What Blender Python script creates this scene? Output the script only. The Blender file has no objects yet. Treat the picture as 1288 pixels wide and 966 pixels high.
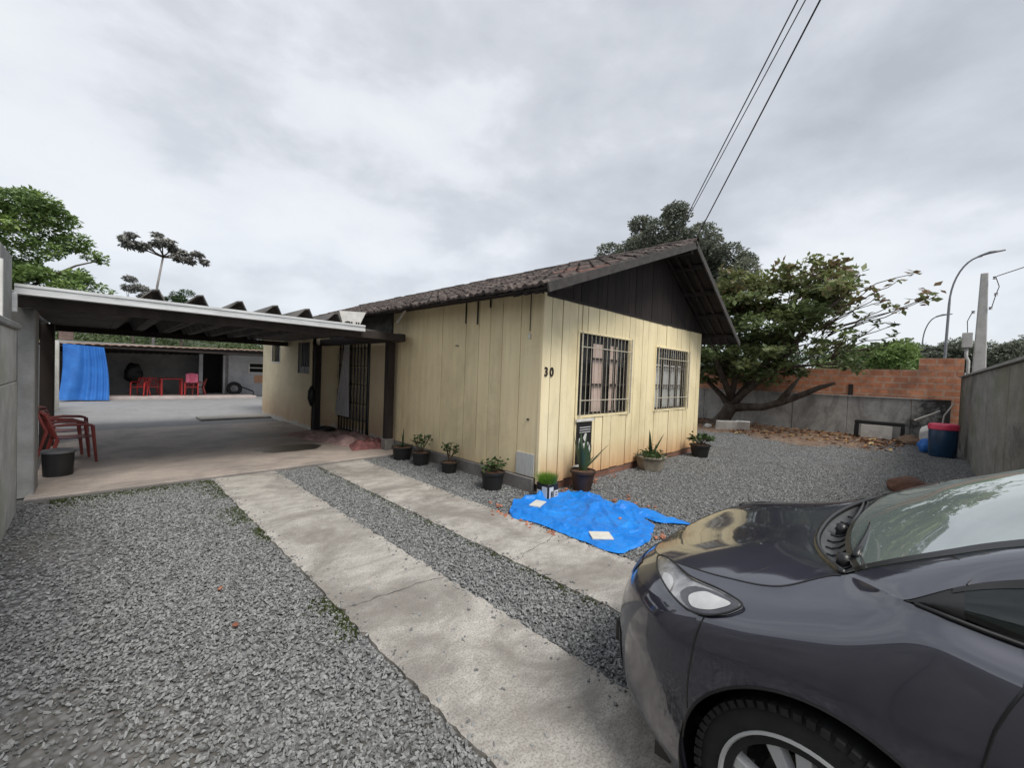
import bpy, bmesh, math, random
import numpy as np
from mathutils import Vector, Matrix
R = math.radians
random.seed(7); rng = np.random.default_rng(7)
scn = bpy.context.scene
COL = scn.collection
V = Vector

# ------------------------------------------------------------------ camera
def cam_axes(yaw, pitch, roll):
    f = np.array([math.sin(yaw)*math.cos(pitch), math.cos(yaw)*math.cos(pitch), -math.sin(pitch)])
    r0 = np.array([math.cos(yaw), -math.sin(yaw), 0.]); u0 = np.cross(r0, f)
    return (math.cos(roll)*r0+math.sin(roll)*u0, -math.sin(roll)*r0+math.cos(roll)*u0, f)
cr, cu, cf = cam_axes(R(45.353), R(1.435), R(2.121))
cd = bpy.data.cameras.new('camera'); cam = bpy.data.objects.new('camera', cd); COL.objects.link(cam)
cam.matrix_world = Matrix(((cr[0], cu[0], -cf[0], 0), (cr[1], cu[1], -cf[1], 0), (cr[2], cu[2], -cf[2], 1.55), (0, 0, 0, 1)))
cd.sensor_width = 36; cd.lens = 521.55/1288*36; cd.clip_start = .05; cd.clip_end = 2000
scn.camera = cam

# ------------------------------------------------------------------ world, sun, exposure
scn.view_settings.view_transform = 'Standard'; scn.view_settings.look = 'None'
scn.view_settings.exposure = 1.05; scn.view_settings.gamma = 1
SUN_EL, SUN_AZ = R(55), R(190)     # azimuth clockwise from +Y
w = bpy.data.worlds.new('World'); scn.world = w; w.use_nodes = True
nt = w.node_tree; nt.nodes.clear()
def wn(t, **k):
    n = nt.nodes.new(t)
    for a, b in k.items(): setattr(n, a, b)
    return n
out = wn('ShaderNodeOutputWorld'); bg = wn('ShaderNodeBackground'); bg.inputs[1].default_value = 1.0
sky = wn('ShaderNodeTexSky', sky_type='NISHITA', sun_disc=False, sun_elevation=SUN_EL, sun_rotation=SUN_AZ)
tc = wn('ShaderNodeTexCoord'); sep = wn('ShaderNodeSeparateXYZ'); nt.links.new(tc.outputs['Generated'], sep.inputs[0])
def wm(op, a, b=None, c=None):
    n = wn('ShaderNodeMath', operation=op)
    for i, x in enumerate((a, b, c)):
        if x is None: continue
        if isinstance(x, (int, float)): n.inputs[i].default_value = x
        else: nt.links.new(x, n.inputs[i])
    return n.outputs[0]
z0 = wm('MAXIMUM', sep.outputs[2], 0.0); zz = wm('ADD', z0, 0.22)
zs = wm('ADD', z0, .75)
comb = wn('ShaderNodeCombineXYZ'); nt.links.new(sep.outputs[0], comb.inputs[0])
nt.links.new(sep.outputs[1], comb.inputs[1])
nt.links.new(wm('MULTIPLY', z0, 1.9), comb.inputs[2])
def wnoise(scale, detail, rough, dist):
    n = wn('ShaderNodeTexNoise'); nt.links.new(comb.outputs[0], n.inputs['Vector'])
    n.inputs['Scale'].default_value = scale; n.inputs['Detail'].default_value = detail
    n.inputs['Roughness'].default_value = rough; n.inputs['Distortion'].default_value = dist
    return n.outputs[0]
n1 = wnoise(1.75, 4, .45, .15); n2 = wnoise(4.6, 7, .55, .12)
mixv = wm('ADD', wm('MULTIPLY', n1, .60), wm('MULTIPLY', n2, .40))
ramp = wn('ShaderNodeValToRGB'); nt.links.new(mixv, ramp.inputs[0])
cr_ = ramp.color_ramp
cr_.elements[0].position = .33; cr_.elements[0].color = (.24, .255, .28, 1)
cr_.elements[1].position = .64; cr_.elements[1].color = (.425, .44, .455, 1)
e = cr_.elements.new(.50); e.color = (.33, .345, .37, 1)
e = cr_.elements.new(.57); e.color = (.40, .415, .44, 1)
# horizon: even pale band of far cloud
hz = wm('SUBTRACT', 1.0, wm('MULTIPLY', z0, 4.2)); hz = wm('MAXIMUM', hz, 0.0); hz = wm('MULTIPLY', wm('POWER', hz, 1.5), .7)
mixh = wn('ShaderNodeMixRGB'); nt.links.new(hz, mixh.inputs[0]); nt.links.new(ramp.outputs[0], mixh.inputs[1])
mixh.inputs[2].default_value = (.375, .40, .425, 1)
skm = wn('ShaderNodeMixRGB', blend_type='MULTIPLY'); skm.inputs[0].default_value = 1; nt.links.new(sky.outputs[0], skm.inputs[1]); skm.inputs[2].default_value = (.1, .1, .1, 1)
mixs = wn('ShaderNodeMixRGB'); mixs.inputs[0].default_value = .94; nt.links.new(skm.outputs[0], mixs.inputs[1]); nt.links.new(mixh.outputs[0], mixs.inputs[2])
nt.links.new(mixs.outputs[0], bg.inputs[0]); nt.links.new(bg.outputs[0], out.inputs[0])
sl = bpy.data.lights.new('sun', 'SUN'); sl.energy = 1.5; sl.angle = R(24); sl.color = (1, .96, .9)
so = bpy.data.objects.new('sun', sl); COL.objects.link(so)
sd = V((math.sin(SUN_AZ)*math.cos(SUN_EL), math.cos(SUN_AZ)*math.cos(SUN_EL), math.sin(SUN_EL)))
so.rotation_euler = sd.to_track_quat('Z', 'Y').to_euler()

# ------------------------------------------------------------------ materials
def new_mat(name):
    m = bpy.data.materials.new(name); m.use_nodes = True
    t = m.node_tree; b = t.nodes['Principled BSDF']; return m, t, b
def nd(t, ty, **k):
    n = t.nodes.new(ty)
    for a, b in k.items(): setattr(n, a, b)
    return n
def mth(t, op, a, b=None, c=None, clamp=False):
    n = t.nodes.new('ShaderNodeMath'); n.operation = op; n.use_clamp = clamp
    for i, x in enumerate((a, b, c)):
        if x is None: continue
        if isinstance(x, (int, float)): n.inputs[i].default_value = x
        else: t.links.new(x, n.inputs[i])
    return n.outputs[0]
def mixc(t, f, a, b, mode='MIX'):
    n = t.nodes.new('ShaderNodeMixRGB'); n.blend_type = mode
    for i, x in enumerate((f, a, b)):
        if isinstance(x, (int, float)): n.inputs[i].default_value = x
        elif isinstance(x, tuple): n.inputs[i].default_value = (*x, 1)
        else: t.links.new(x, n.inputs[i])
    return n.outputs[0]
def pos(t, scale=(1, 1, 1), obj=False):
    if obj:
        o = nd(t, 'ShaderNodeTexCoord').outputs['Object']
    else:
        o = nd(t, 'ShaderNodeNewGeometry').outputs['Position']
    mp = nd(t, 'ShaderNodeMapping'); mp.inputs['Scale'].default_value = scale; t.links.new(o, mp.inputs[0]); return mp.outputs[0]
def noise(t, vec, scale, detail=4, rough=.55, dist=0):
    n = nd(t, 'ShaderNodeTexNoise'); t.links.new(vec, n.inputs['Vector']); n.inputs['Scale'].default_value = scale
    n.inputs['Detail'].default_value = detail; n.inputs['Roughness'].default_value = rough; n.inputs['Distortion'].default_value = dist
    return n.outputs[0]
def rmp(t, f, stops):
    n = nd(t, 'ShaderNodeValToRGB'); t.links.new(f, n.inputs[0]); e = n.color_ramp.elements
    e[0].position = stops[0][0]; e[0].color = (*stops[0][1], 1); e[1].position = stops[-1][0]; e[1].color = (*stops[-1][1], 1)
    for p, c in stops[1:-1]: x = e.new(p); x.color = (*c, 1)
    return n.outputs[0]
def bump(t, b, h, strength=.3, dist=.01):
    n = nd(t, 'ShaderNodeBump'); n.inputs['Strength'].default_value = strength; n.inputs['Distance'].default_value = dist
    t.links.new(h, n.inputs['Height']); t.links.new(n.outputs[0], b.inputs['Normal'])
def MAT(name, c1, c2=None, scale=3, rough=.7, metal=0, bs=.25, bscale=40, bd=.005, stretch=(1, 1, 1), rand=0, coat=0, obj=False, spec=None, c3=None):
    m, t, b = new_mat(name); c2 = c2 or tuple(x*.75 for x in c1)
    v = pos(t, stretch, obj); f = noise(t, v, scale, 6, .62, .2)
    st = [(.32, c2), (.62, c1)] if c3 is None else [(.3, c2), (.5, c1), (.68, c3)]
    col = rmp(t, f, st)
    if rand:
        oi = nd(t, 'ShaderNodeObjectInfo').outputs['Random']
        k = mth(t, 'ADD', 1-rand, mth(t, 'MULTIPLY', oi, 2*rand)); hsv = nd(t, 'ShaderNodeHueSaturation')
        t.links.new(col, hsv.inputs['Color']); t.links.new(k, hsv.inputs['Value']); col = hsv.outputs[0]
    t.links.new(col, b.inputs['Base Color']); b.inputs['Roughness'].default_value = rough; b.inputs['Metallic'].default_value = metal
    b.inputs['Coat Weight'].default_value = coat; b.inputs['Coat Roughness'].default_value = .04
    if spec is not None: b.inputs['Specular IOR Level'].default_value = spec
    if bs: bump(t, b, noise(t, v, bscale, 5, .6), bs, bd)
    return m
Mt = {}
Mt['stone'] = MAT('gravel_stone', (.28, .285, .28), (.135, .138, .138), 30, .75, rand=.45, bs=.2, bscale=200, bd=.002, obj=True)
Mt['darkwood'] = MAT('weathered_dark_wood', (.032, .023, .019), (.013, .010, .009), 6, .8, stretch=(1, 1, .2), bs=.4, rand=.25)
Mt['greywood'] = MAT('grey_barge_wood', (.065, .058, .053), (.03, .027, .025), 8, .8, bs=.4, rand=.15)
Mt['gablewood'] = MAT('brown_gable_wood', (.026, .017, .014), (.011, .007, .006), 5, .85, stretch=(3, 3, .4), bs=.4, rand=.3)
Mt['tile'] = MAT('old_clay_tile', (.055, .04, .035), (.022, .02, .019), 11, .92, rand=.55, bs=.6, bscale=60, bd=.012, c3=(.14, .115, .10))
Mt['redtile'] = MAT('newer_clay_tile', (.13, .065, .05), (.06, .035, .03), 9, .9, rand=.3, bs=.4, bscale=60)
Mt['white'] = MAT('white_paint', (.72, .71, .68), (.55, .54, .5), 6, .5, bs=.1)
Mt['whitemetal'] = MAT('cream_enamel_bar', (.60, .55, .44), (.40, .35, .26), 20, .45, bs=.05)
Mt['black'] = MAT('black_plastic', (.018, .018, .018), (.01, .01, .01), 5, .5, bs=.1)
Mt['blackwood'] = MAT('black_painted_wood', (.012, .012, .013), (.006, .006, .006), 5, .35, bs=.1)
Mt['rubber'] = MAT('tyre_rubber', (.022, .022, .022), (.012, .012, .012), 15, .85, bs=.2, bscale=120, bd=.002)
Mt['soil'] = MAT('potting_soil', (.14, .07, .04), (.05, .03, .02), 20, .95, bs=.8, bscale=50, bd=.02)
Mt['redplastic'] = MAT('faded_red_plastic', (.26, .05, .045), (.17, .035, .03), 4, .4, bs=.05)
Mt['brightred'] = MAT('bright_red_plastic', (.45, .035, .035), (.34, .03, .03), 4, .4, bs=.05)
Mt['pink'] = MAT('pink_fabric', (.75, .2, .3), (.6, .12, .2), 10, .8, bs=.3)
Mt['lid'] = MAT('pink_red_lid_plastic', (.80, .06, .13), (.62, .04, .1), 8, .35, bs=.05)
Mt['barrel'] = MAT('dark_blue_barrel_plastic', (.012, .05, .11), (.008, .03, .07), 5, .35, bs=.08)
Mt['curtain'] = MAT('pinkish_curtain', (.80, .62, .56), (.62, .45, .40), 5, .9, stretch=(6, 6, .3), bs=.2)
Mt['greycurtain'] = MAT('grey_curtain', (.60, .59, .60), (.42, .41, .42), 5, .9, stretch=(6, 6, .3), bs=.2)
Mt['dark'] = MAT('dark_room', (.012, .011, .011), (.006, .006, .006), 2, .9, bs=0)  # near-black colour painted for unlit interiors, also fills the cracks
Mt['rug'] = MAT('muted_pink_cloth', (.42, .29, .27), (.28, .17, .16), 12, .95, bs=.4)
Mt['rugred'] = MAT('dark_red_cloth', (.24, .10, .095), (.14, .055, .05), 12, .95, bs=.4)
Mt['galv'] = MAT('painted_steel_gutter', (.72, .73, .73), (.50, .51, .51), 5, .4, metal=.15, stretch=(.6, 4, 4), bs=.05)
Mt['steel'] = MAT('galvanised_steel', (.24, .25, .26), (.17, .17, .18), 5, .5, metal=.6, bs=.05)
Mt['fibro'] = MAT('dark_weathered_fibre_cement', (.10, .095, .088), (.045, .042, .04), 4, .9, bs=.4, c3=(.16, .15, .135))
Mt['polec'] = MAT('pale_pole_concrete', (.46, .45, .43), (.36, .35, .33), 4, .8, bs=.2)
Mt['cardw'] = MAT('white_tile_ceramic', (.70, .68, .62), (.6, .58, .52), 14, .4, bs=.05)
Mt['stoneblock'] = MAT('pale_marble_block', (.60, .58, .54), (.42, .40, .37), 6, .6, bs=.3)
Mt['redrock'] = MAT('red_brick_rubble', (.42, .17, .10), (.26, .10, .06), 20, .9, rand=.35, bs=.5)
Mt['wicker'] = MAT('rust_brown_rock', (.13, .06, .04), (.07, .035, .025), 12, .9, bs=.5)
Mt['wire'] = MAT('black_cable', (.03, .03, .035), (.02, .02, .02), 5, .7, bs=0)
Mt['planter'] = MAT('mossy_concrete_planter', (.27, .24, .19), (.15, .13, .10), 9, .9, bs=.5)
Mt['potbrown'] = MAT('dark_brown_pot', (.05, .026, .02), (.025, .015, .012), 8, .6, bs=.2)
Mt['pvc'] = MAT('old_pvc', (.5, .47, .42), (.35, .33, .3), 8, .5, bs=.1)
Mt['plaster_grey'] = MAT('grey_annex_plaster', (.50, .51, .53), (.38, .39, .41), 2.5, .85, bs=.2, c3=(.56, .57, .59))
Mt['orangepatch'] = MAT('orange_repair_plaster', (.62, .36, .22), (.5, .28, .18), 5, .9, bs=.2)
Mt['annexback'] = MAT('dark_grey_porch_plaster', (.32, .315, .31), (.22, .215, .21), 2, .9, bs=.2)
Mt['pinkslab'] = MAT('pinkish_step_cement', (.50, .43, .41), (.36, .31, .30), 3, .85, bs=.2)
Mt['bark'] = MAT('dark_bark', (.095, .075, .06), (.03, .022, .018), 7, .95, stretch=(1, 1, .5), bs=.9, bscale=20, bd=.03)
Mt['barkpale'] = MAT('pale_bark', (.30, .28, .27), (.2, .19, .18), 4, .9, stretch=(1, 1, .3), bs=.3)
Mt['twig'] = MAT('brown_twig', (.12, .085, .06), (.06, .04, .03), 7, .9, bs=.3)

def leafmat(name, stops, rough=.5, trans=.25):
    m, t, b = new_mat(name)
    at = nd(t, 'ShaderNodeAttribute'); at.attribute_name = 'tint'
    col = rmp(t, at.outputs['Fac'], stops); t.links.new(col, b.inputs['Base Color'])
    b.inputs['Roughness'].default_value = rough
    tr = nd(t, 'ShaderNodeBsdfTranslucent'); t.links.new(col, tr.inputs[0])
    mx = nd(t, 'ShaderNodeMixShader'); mx.inputs[0].default_value = trans
    t.links.new(b.outputs[0], mx.inputs[1]); t.links.new(tr.outputs[0], mx.inputs[2])
    t.links.new(mx.outputs[0], t.nodes['Material Output'].inputs[0]); return m
Mt['leaf_bright'] = leafmat('bright_green_leaf', [(0, (.08, .135, .045)), (.5, (.16, .25, .075)), (1, (.30, .40, .12))])
Mt['leaf_mid'] = leafmat('mid_green_leaf', [(0, (.018, .04, .012)), (.5, (.04, .08, .02)), (1, (.09, .14, .04))])
Mt['leaf_dark'] = leafmat('dark_grey_green_leaf', [(0, (.08, .092, .07)), (.5, (.15, .17, .125)), (1, (.26, .28, .21))])
Mt['leaf_almond'] = leafmat('almond_leaf_green', [(0, (.05, .07, .03)), (.5, (.11, .15, .055)), (.8, (.19, .23, .085)), (1, (.34, .37, .16))], trans=.35)
Mt['leaf_rust'] = leafmat('almond_leaf_rust', [(0, (.14, .085, .055)), (.22, (.22, .14, .085)), (.42, (.16, .20, .07)), (1, (.31, .33, .14))], trans=.35)
Mt['leaf_grey'] = leafmat('grey_brown_leaf', [(0, (.20, .20, .19)), (1, (.36, .36, .33))], trans=.1)
Mt['leaf_dead'] = leafmat('fallen_dry_leaf', [(0, (.05, .02, .012)), (.4, (.17, .07, .035)), (.75, (.30, .17, .07)), (1, (.42, .33, .16))], .8, .05)
Mt['grass'] = leafmat('bright_grass_blade', [(0, (.05, .12, .01)), (1, (.18, .34, .03))])
Mt['moss'] = leafmat('moss_tuft', [(0, (.03, .045, .012)), (1, (.10, .13, .03))], .9)
Mt['aloe'] = leafmat('aloe_green', [(0, (.025, .055, .03)), (1, (.06, .10, .045))], .45, .05)
Mt['hay'] = leafmat('hill_green', [(0, (.05, .075, .025)), (.6, (.09, .125, .045)), (1, (.15, .18, .07))])

def concrete(name, light, dark, stain, stainamt=.5, speck=.0, bs=.35, rough=.88):
    m, t, b = new_mat(name); v = pos(t)
    vx = pos(t, (1, 1.7, 1))
    big = noise(t, v, 1.25, 6, .62, .8); mid = noise(t, vx, 4, 10, .78, .4); fine = noise(t, v, 90, 4, .7)
    col = rmp(t, mid, [(.38, dark), (.6, light)])
    col = mixc(t, mth(t, 'MULTIPLY', rmp(t, big, [(.45, (0, 0, 0)), (.62, (1, 1, 1))]), stainamt), col, stain)
    col = mixc(t, rmp(t, fine, [(.35, (.75, .75, .75)), (.55, (0, 0, 0))]), col, tuple(x*.55 for x in dark))
    if speck:
        vo = nd(t, 'ShaderNodeTexVoronoi'); t.links.new(v, vo.inputs['Vector']); vo.inputs['Scale'].default_value = 55
        col = mixc(t, mth(t, 'MULTIPLY', rmp(t, vo.outputs['Distance'], [(.12, (1, 1, 1)), (.3, (0, 0, 0))]), speck), col, tuple(min(1, x*1.5) for x in light))
    t.links.new(col, b.inputs['Base Color']); b.inputs['Roughness'].default_value = rough
    bump(t, b, mth(t, 'ADD', mth(t, 'MULTIPLY', mid, .6), mth(t, 'MULTIPLY', fine, .5)), bs, .02); return m
Mt['strip'] = concrete('driveway_concrete', (.57, .54, .49), (.34, .315, .285), (.215, .195, .172), .8, 0, .7)
Mt['slab'] = concrete('carport_cement_floor', (.52, .44, .38), (.40, .34, .30), (.22, .195, .175), .7, 0, .12, .6)
Mt['yard'] = concrete('back_yard_cement', (.33, .33, .33), (.25, .25, .255), (.22, .22, .22), .5, .3, .3)
Mt['plinth'] = concrete('plinth_cement', (.27, .25, .235), (.18, .17, .16), (.12, .11, .10), .5, 0, .3)
Mt['cover'] = concrete('cover_cement', (.42, .40, .37), (.33, .31, .29), (.25, .23, .2), .5, 0, .3)

def wallmat(name, light, dark, stain, moss=None, vstreak=1.0, bs=.3, mildew=False, sx_=1.0):
    m, t, b = new_mat(name); v = pos(t, (sx_, sx_, 1)); vs = pos(t, (sx_, sx_, .45))
    st = noise(t, vs, 1.3, 8, .72, .9); mid = noise(t, v, 4, 8, .7)
    col = rmp(t, mid, [(.3, dark), (.66, light)])
    col = mixc(t, mth(t, 'MULTIPLY', rmp(t, st, [(.47, (0, 0, 0)), (.64, (1, 1, 1))]), .85*vstreak), col, stain)
    if moss: col = mixc(t, mth(t, 'MULTIPLY', rmp(t, noise(t, v, 1.3, 4), [(.48, (0, 0, 0)), (.62, (1, 1, 1))]), .7), col, moss)
    if mildew:       # black mildew grown over the end of the wall nearest the corner
        g = nd(t, 'ShaderNodeNewGeometry'); sx = nd(t, 'ShaderNodeSeparateXYZ'); t.links.new(g.outputs['Position'], sx.inputs[0])
        k = mth(t, 'SUBTRACT', 1.0, mth(t, 'DIVIDE', mth(t, 'SUBTRACT', sx.outputs[1], -.6), 1.2), clamp=True)
        k = mth(t, 'ADD', mth(t, 'MULTIPLY', k, .25), mth(t, 'MULTIPLY', noise(t, v, 1.9, 8, .72), .75))
        col = mixc(t, rmp(t, k, [(.47, (0, 0, 0)), (.56, (.9, .9, .9))]), col, (.035, .033, .032))
    t.links.new(col, b.inputs['Base Color']); b.inputs['Roughness'].default_value = .92
    bump(t, b, noise(t, v, 30, 6, .7), bs, .02); return m
Mt['greywall'] = wallmat('stained_grey_wall', (.50, .49, .47), (.33, .32, .31), (.19, .185, .175), mildew=True)
Mt['rightwall'] = wallmat('mossy_precast_panel', (.27, .26, .24), (.15, .145, .13), (.045, .042, .037), (.17, .17, .12), .95, sx_=.38)
Mt['leftwall'] = wallmat('pale_grey_render', (.62, .61, .58), (.42, .41, .39), (.22, .21, .19), (.36, .36, .28), .6)
Mt['pillar'] = wallmat('grey_pillar_cement', (.33, .33, .32), (.22, .22, .21), (.13, .13, .125), None, .5)

def paintmat(name, c1, c2, dirt_h=.55, dirt=(.48, .22, .09), dirtamt=1.0):
    # cream board paint with rust-coloured soil splashed up from the ground and worn streaks
    m, t, b = new_mat(name); v = pos(t); vs = pos(t, (6, 6, .5))
    g = nd(t, 'ShaderNodeNewGeometry'); sx = nd(t, 'ShaderNodeSeparateXYZ'); t.links.new(g.outputs['Position'], sx.inputs[0])
    col = rmp(t, noise(t, vs, 1.5, 6, .6), [(.3, c2), (.6, c1)])
    col = mixc(t, rmp(t, noise(t, pos(t, (14, 14, 1.2)), 2.0, 5, .7), [(.60, (0, 0, 0)), (.75, (.55, .55, .55))]), col, tuple(x*.62 for x in c2))
    chip = rmp(t, noise(t, pos(t, (9, 9, 5)), 3.2, 10, .78), [(.655, (0, 0, 0)), (.675, (1, 1, 1))])
    col = mixc(t, mth(t, 'MULTIPLY', chip, .7), col, (.36, .31, .24))
    gr = rmp(t, noise(t, pos(t, (1.1, 1.1, .8)), 1.3, 6, .65, .5), [(.48, (0, 0, 0)), (.70, (.5, .5, .5))]); col = mixc(t, gr, col, tuple(x*.66 for x in c2))
    hgt = mth(t, 'SUBTRACT', 1.0, mth(t, 'DIVIDE', sx.outputs[2], dirt_h), clamp=True)
    hm = mth(t, 'MULTIPLY', mth(t, 'POWER', hgt, 1.1), mth(t, 'ADD', .35, mth(t, 'MULTIPLY', noise(t, vs, 2.2, 5, .7), 1.3)), clamp=True)
    col = mixc(t, mth(t, 'MULTIPLY', hm, dirtamt), col, dirt)
    oi = nd(t, 'ShaderNodeObjectInfo').outputs['Random']; hsv = nd(t, 'ShaderNodeHueSaturation')
    t.links.new(mth(t, 'ADD', .93, mth(t, 'MULTIPLY', oi, .12)), hsv.inputs['Value']); t.links.new(col, hsv.inputs['Color'])
    t.links.new(hsv.outputs[0], b.inputs['Base Color']); b.inputs['Roughness'].default_value = .65
    bump(t, b, noise(t, pos(t, (20, 20, 1)), 6, 5, .6), .25, .006); return m
Mt['cream'] = paintmat('cream_board_paint', (.90, .775, .49), (.80, .675, .40), .6, (.60, .30, .13), 1.0)
Mt['creamside'] = paintmat('cream_side_board_paint', (.90, .755, .47), (.80, .65, .39), .4, (.66, .45, .26), .6)
Mt['creamwall'] = paintmat('cream_masonry_paint', (.82, .70, .46), (.70, .58, .36), .6, (.55, .34, .2), .9)
def masonry():
    m, t, b = new_mat('cream_masonry_paint'); v = pos(t); g = nd(t, 'ShaderNodeNewGeometry'); sx = nd(t, 'ShaderNodeSeparateXYZ'); t.links.new(g.outputs['Position'], sx.inputs[0])
    col = rmp(t, noise(t, v, 1.6, 6, .6), [(.3, (.70, .58, .38)), (.62, (.82, .71, .48))])
    h = mth(t, 'SUBTRACT', 1.0, mth(t, 'DIVIDE', sx.outputs[2], .9), clamp=True)
    col = mixc(t, mth(t, 'MULTIPLY', h, mth(t, 'MULTIPLY', noise(t, v, 2.5, 6, .7), 1.3), clamp=True), col, (.55, .33, .19))
    pl_ = mth(t, 'ADD', mth(t, 'MULTIPLY', mth(t, 'SUBTRACT', 1.0, mth(t, 'DIVIDE', sx.outputs[2], .34), clamp=True), .42), mth(t, 'MULTIPLY', noise(t, v, 7, 6, .75), .6))
    col = mixc(t, rmp(t, pl_, [(.56, (0, 0, 0)), (.60, (1, 1, 1))]), col, (.66, .62, .56))
    t.links.new(col, b.inputs['Base Color']); b.inputs['Roughness'].default_value = .8; bump(t, b, noise(t, v, 25, 5, .7), .3, .01); return m
Mt['creamwall'] = masonry()
Mt['primer'] = MAT('bare_primer_board', (.58, .58, .55), (.44, .43, .40), 6, .7, stretch=(8, 8, 1), bs=.15)

def brickmat(name, c1, c2, mortar, sc, rowh=.25, bw=.5):
    m, t, b = new_mat(name); g = nd(t, 'ShaderNodeNewGeometry'); sx = nd(t, 'ShaderNodeSeparateXYZ'); t.links.new(g.outputs['Position'], sx.inputs[0])
    cx = nd(t, 'ShaderNodeCombineXYZ'); t.links.new(mth(t, 'ADD', sx.outputs[0], sx.outputs[1]), cx.inputs[0]); t.links.new(sx.outputs[2], cx.inputs[1])
    br = nd(t, 'ShaderNodeTexBrick'); t.links.new(cx.outputs[0], br.inputs['Vector']); br.inputs['Scale'].default_value = sc
    br.inputs['Color1'].default_value = (*c1, 1); br.inputs['Color2'].default_value = (*c2, 1); br.inputs['Mortar'].default_value = (*mortar, 1)
    br.inputs['Row Height'].default_value = rowh; br.inputs['Brick Width'].default_value = bw; br.inputs['Mortar Size'].default_value = .025; br.inputs['Bias'].default_value = -.2
    v = pos(t); col = mixc(t, rmp(t, noise(t, v, 3, 6, .7), [(.4, (0, 0, 0)), (.7, (.8, .8, .8))]), br.outputs[0], tuple(x*.5 for x in c2))
    col = mixc(t, rmp(t, noise(t, v, 1.1, 4), [(.54, (0, 0, 0)), (.70, (.5, .5, .5))]), col, (.12, .075, .06))
    t.links.new(col, b.inputs['Base Color']); b.inputs['Roughness'].default_value = .92
    bump(t, b, br.outputs['Fac'], -.6, .01); return m
Mt['brick'] = brickmat('raw_orange_brick', (.62, .27, .15), (.46, .18, .10), (.50, .34, .25), 1.0, .19, .38)
Mt['footbrick'] = brickmat('red_footing_brick', (.34, .13, .08), (.22, .08, .05), (.20, .12, .09), 1.0, .07, .22)

def glassmat(name, tint, rough=.02, ior=1.5, haze=None):
    # window glass: mirror by Fresnel over a tinted see-through body
    m, t, b = new_mat(name); t.nodes.remove(b)
    gl = nd(t, 'ShaderNodeBsdfGlossy'); gl.inputs['Roughness'].default_value = rough
    tr = nd(t, 'ShaderNodeBsdfTransparent'); tr.inputs[0].default_value = (*tint, 1)
    g = nd(t, 'ShaderNodeNewGeometry'); dt = nd(t, 'ShaderNodeVectorMath', operation='DOT_PRODUCT'); t.links.new(g.outputs['Normal'], dt.inputs[0]); t.links.new(g.outputs['Incoming'], dt.inputs[1])
    f0 = ((ior-1)/(ior+1))**2; fr = mth(t, 'ADD', f0, mth(t, 'MULTIPLY', 1-f0, mth(t, 'POWER', mth(t, 'SUBTRACT', 1.0, mth(t, 'ABSOLUTE', dt.outputs['Value']), clamp=True), 4.5)))
    mx = nd(t, 'ShaderNodeMixShader'); t.links.new(fr, mx.inputs[0]); t.links.new(tr.outputs[0], mx.inputs[1]); t.links.new(gl.outputs[0], mx.inputs[2])
    t.links.new(mx.outputs[0], t.nodes['Material Output'].inputs[0])
    if haze:  # pale diffuse colour mixed in for reflected sky
        df = nd(t, 'ShaderNodeBsdfDiffuse'); df.inputs[0].default_value = (*haze[:3], 1); m2 = nd(t, 'ShaderNodeMixShader'); m2.inputs[0].default_value = haze[3]
        t.links.new(mx.outputs[0], m2.inputs[1]); t.links.new(df.outputs[0], m2.inputs[2]); t.links.new(m2.outputs[0], t.nodes['Material Output'].inputs[0])
    return m
Mt['glass'] = glassmat('window_glass', (.9, .92, .9), ior=1.25)
Mt['windscreen'] = glassmat('green_windscreen_glass', (.62, .74, .68), ior=12.0, haze=(.50, .60, .56, .22))  # pale green veil painted over the glass as bright sky reflection
Mt['sideglass'] = glassmat('dark_side_glass', (.45, .58, .55), ior=1.7)
Mt['lens'] = glassmat('clear_headlight_lens', (.96, .96, .97), .02, ior=1.35)

def tarpmat(name, c1, c2, sheen=.32):
    m, t, b = new_mat(name); v = pos(t)
    col = rmp(t, noise(t, v, 3, 4), [(.3, c2), (.7, c1)])
    t.links.new(col, b.inputs['Base Color']); b.inputs['Roughness'].default_value = sheen
    w_ = noise(t, v, 9, 3, .5, 1.2); rd = mth(t, 'ABSOLUTE', mth(t, 'SUBTRACT', w_, .5)); bump(t, b, mth(t, 'ADD', mth(t, 'MULTIPLY', rd, -1.6), noise(t, v, 30, 5, .6, .6)), .55, .02); return m
Mt['tarp'] = tarpmat('blue_polytarp', (.010, .25, .78), (.005, .17, .62))
Mt['tarpfar'] = tarpmat('blue_curtain_tarp', (.035, .19, .58), (.02, .13, .45), .5)

def groundmat():
    m, t, b = new_mat('gravel_ground'); v = pos(t)
    vo = nd(t, 'ShaderNodeTexVoronoi'); t.links.new(v, vo.inputs['Vector']); vo.inputs['Scale'].default_value = 30; vo.inputs['Randomness'].default_value = 1
    sx = nd(t, 'ShaderNodeSeparateColor'); t.links.new(vo.outputs['Color'], sx.inputs[0])
    col = rmp(t, sx.outputs[0], [(0, (.10, .102, .11)), (1, (.30, .30, .31))])
    col = mixc(t, rmp(t, vo.outputs['Distance'], [(.35, (0, 0, 0)), (.75, (.9, .9, .9))]), col, (.05, .048, .045))
    big = noise(t, v, .7, 5, .6)
    col = mixc(t, rmp(t, big, [(.45, (0, 0, 0)), (.62, (.75, .75, .75))]), col, (.13, .12, .105))
    t.links.new(col, b.inputs['Base Color']); b.inputs['Roughness'].default_value = .9
    bump(t, b, vo.outputs['Distance'], -.7, .02); return m
Mt['ground'] = groundmat()
Mt['earth'] = MAT('leaf_strewn_earth', (.17, .11, .075), (.08, .055, .04), 5, .95, bs=.7, bscale=25, bd=.03, c3=(.24, .18, .12))
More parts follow.
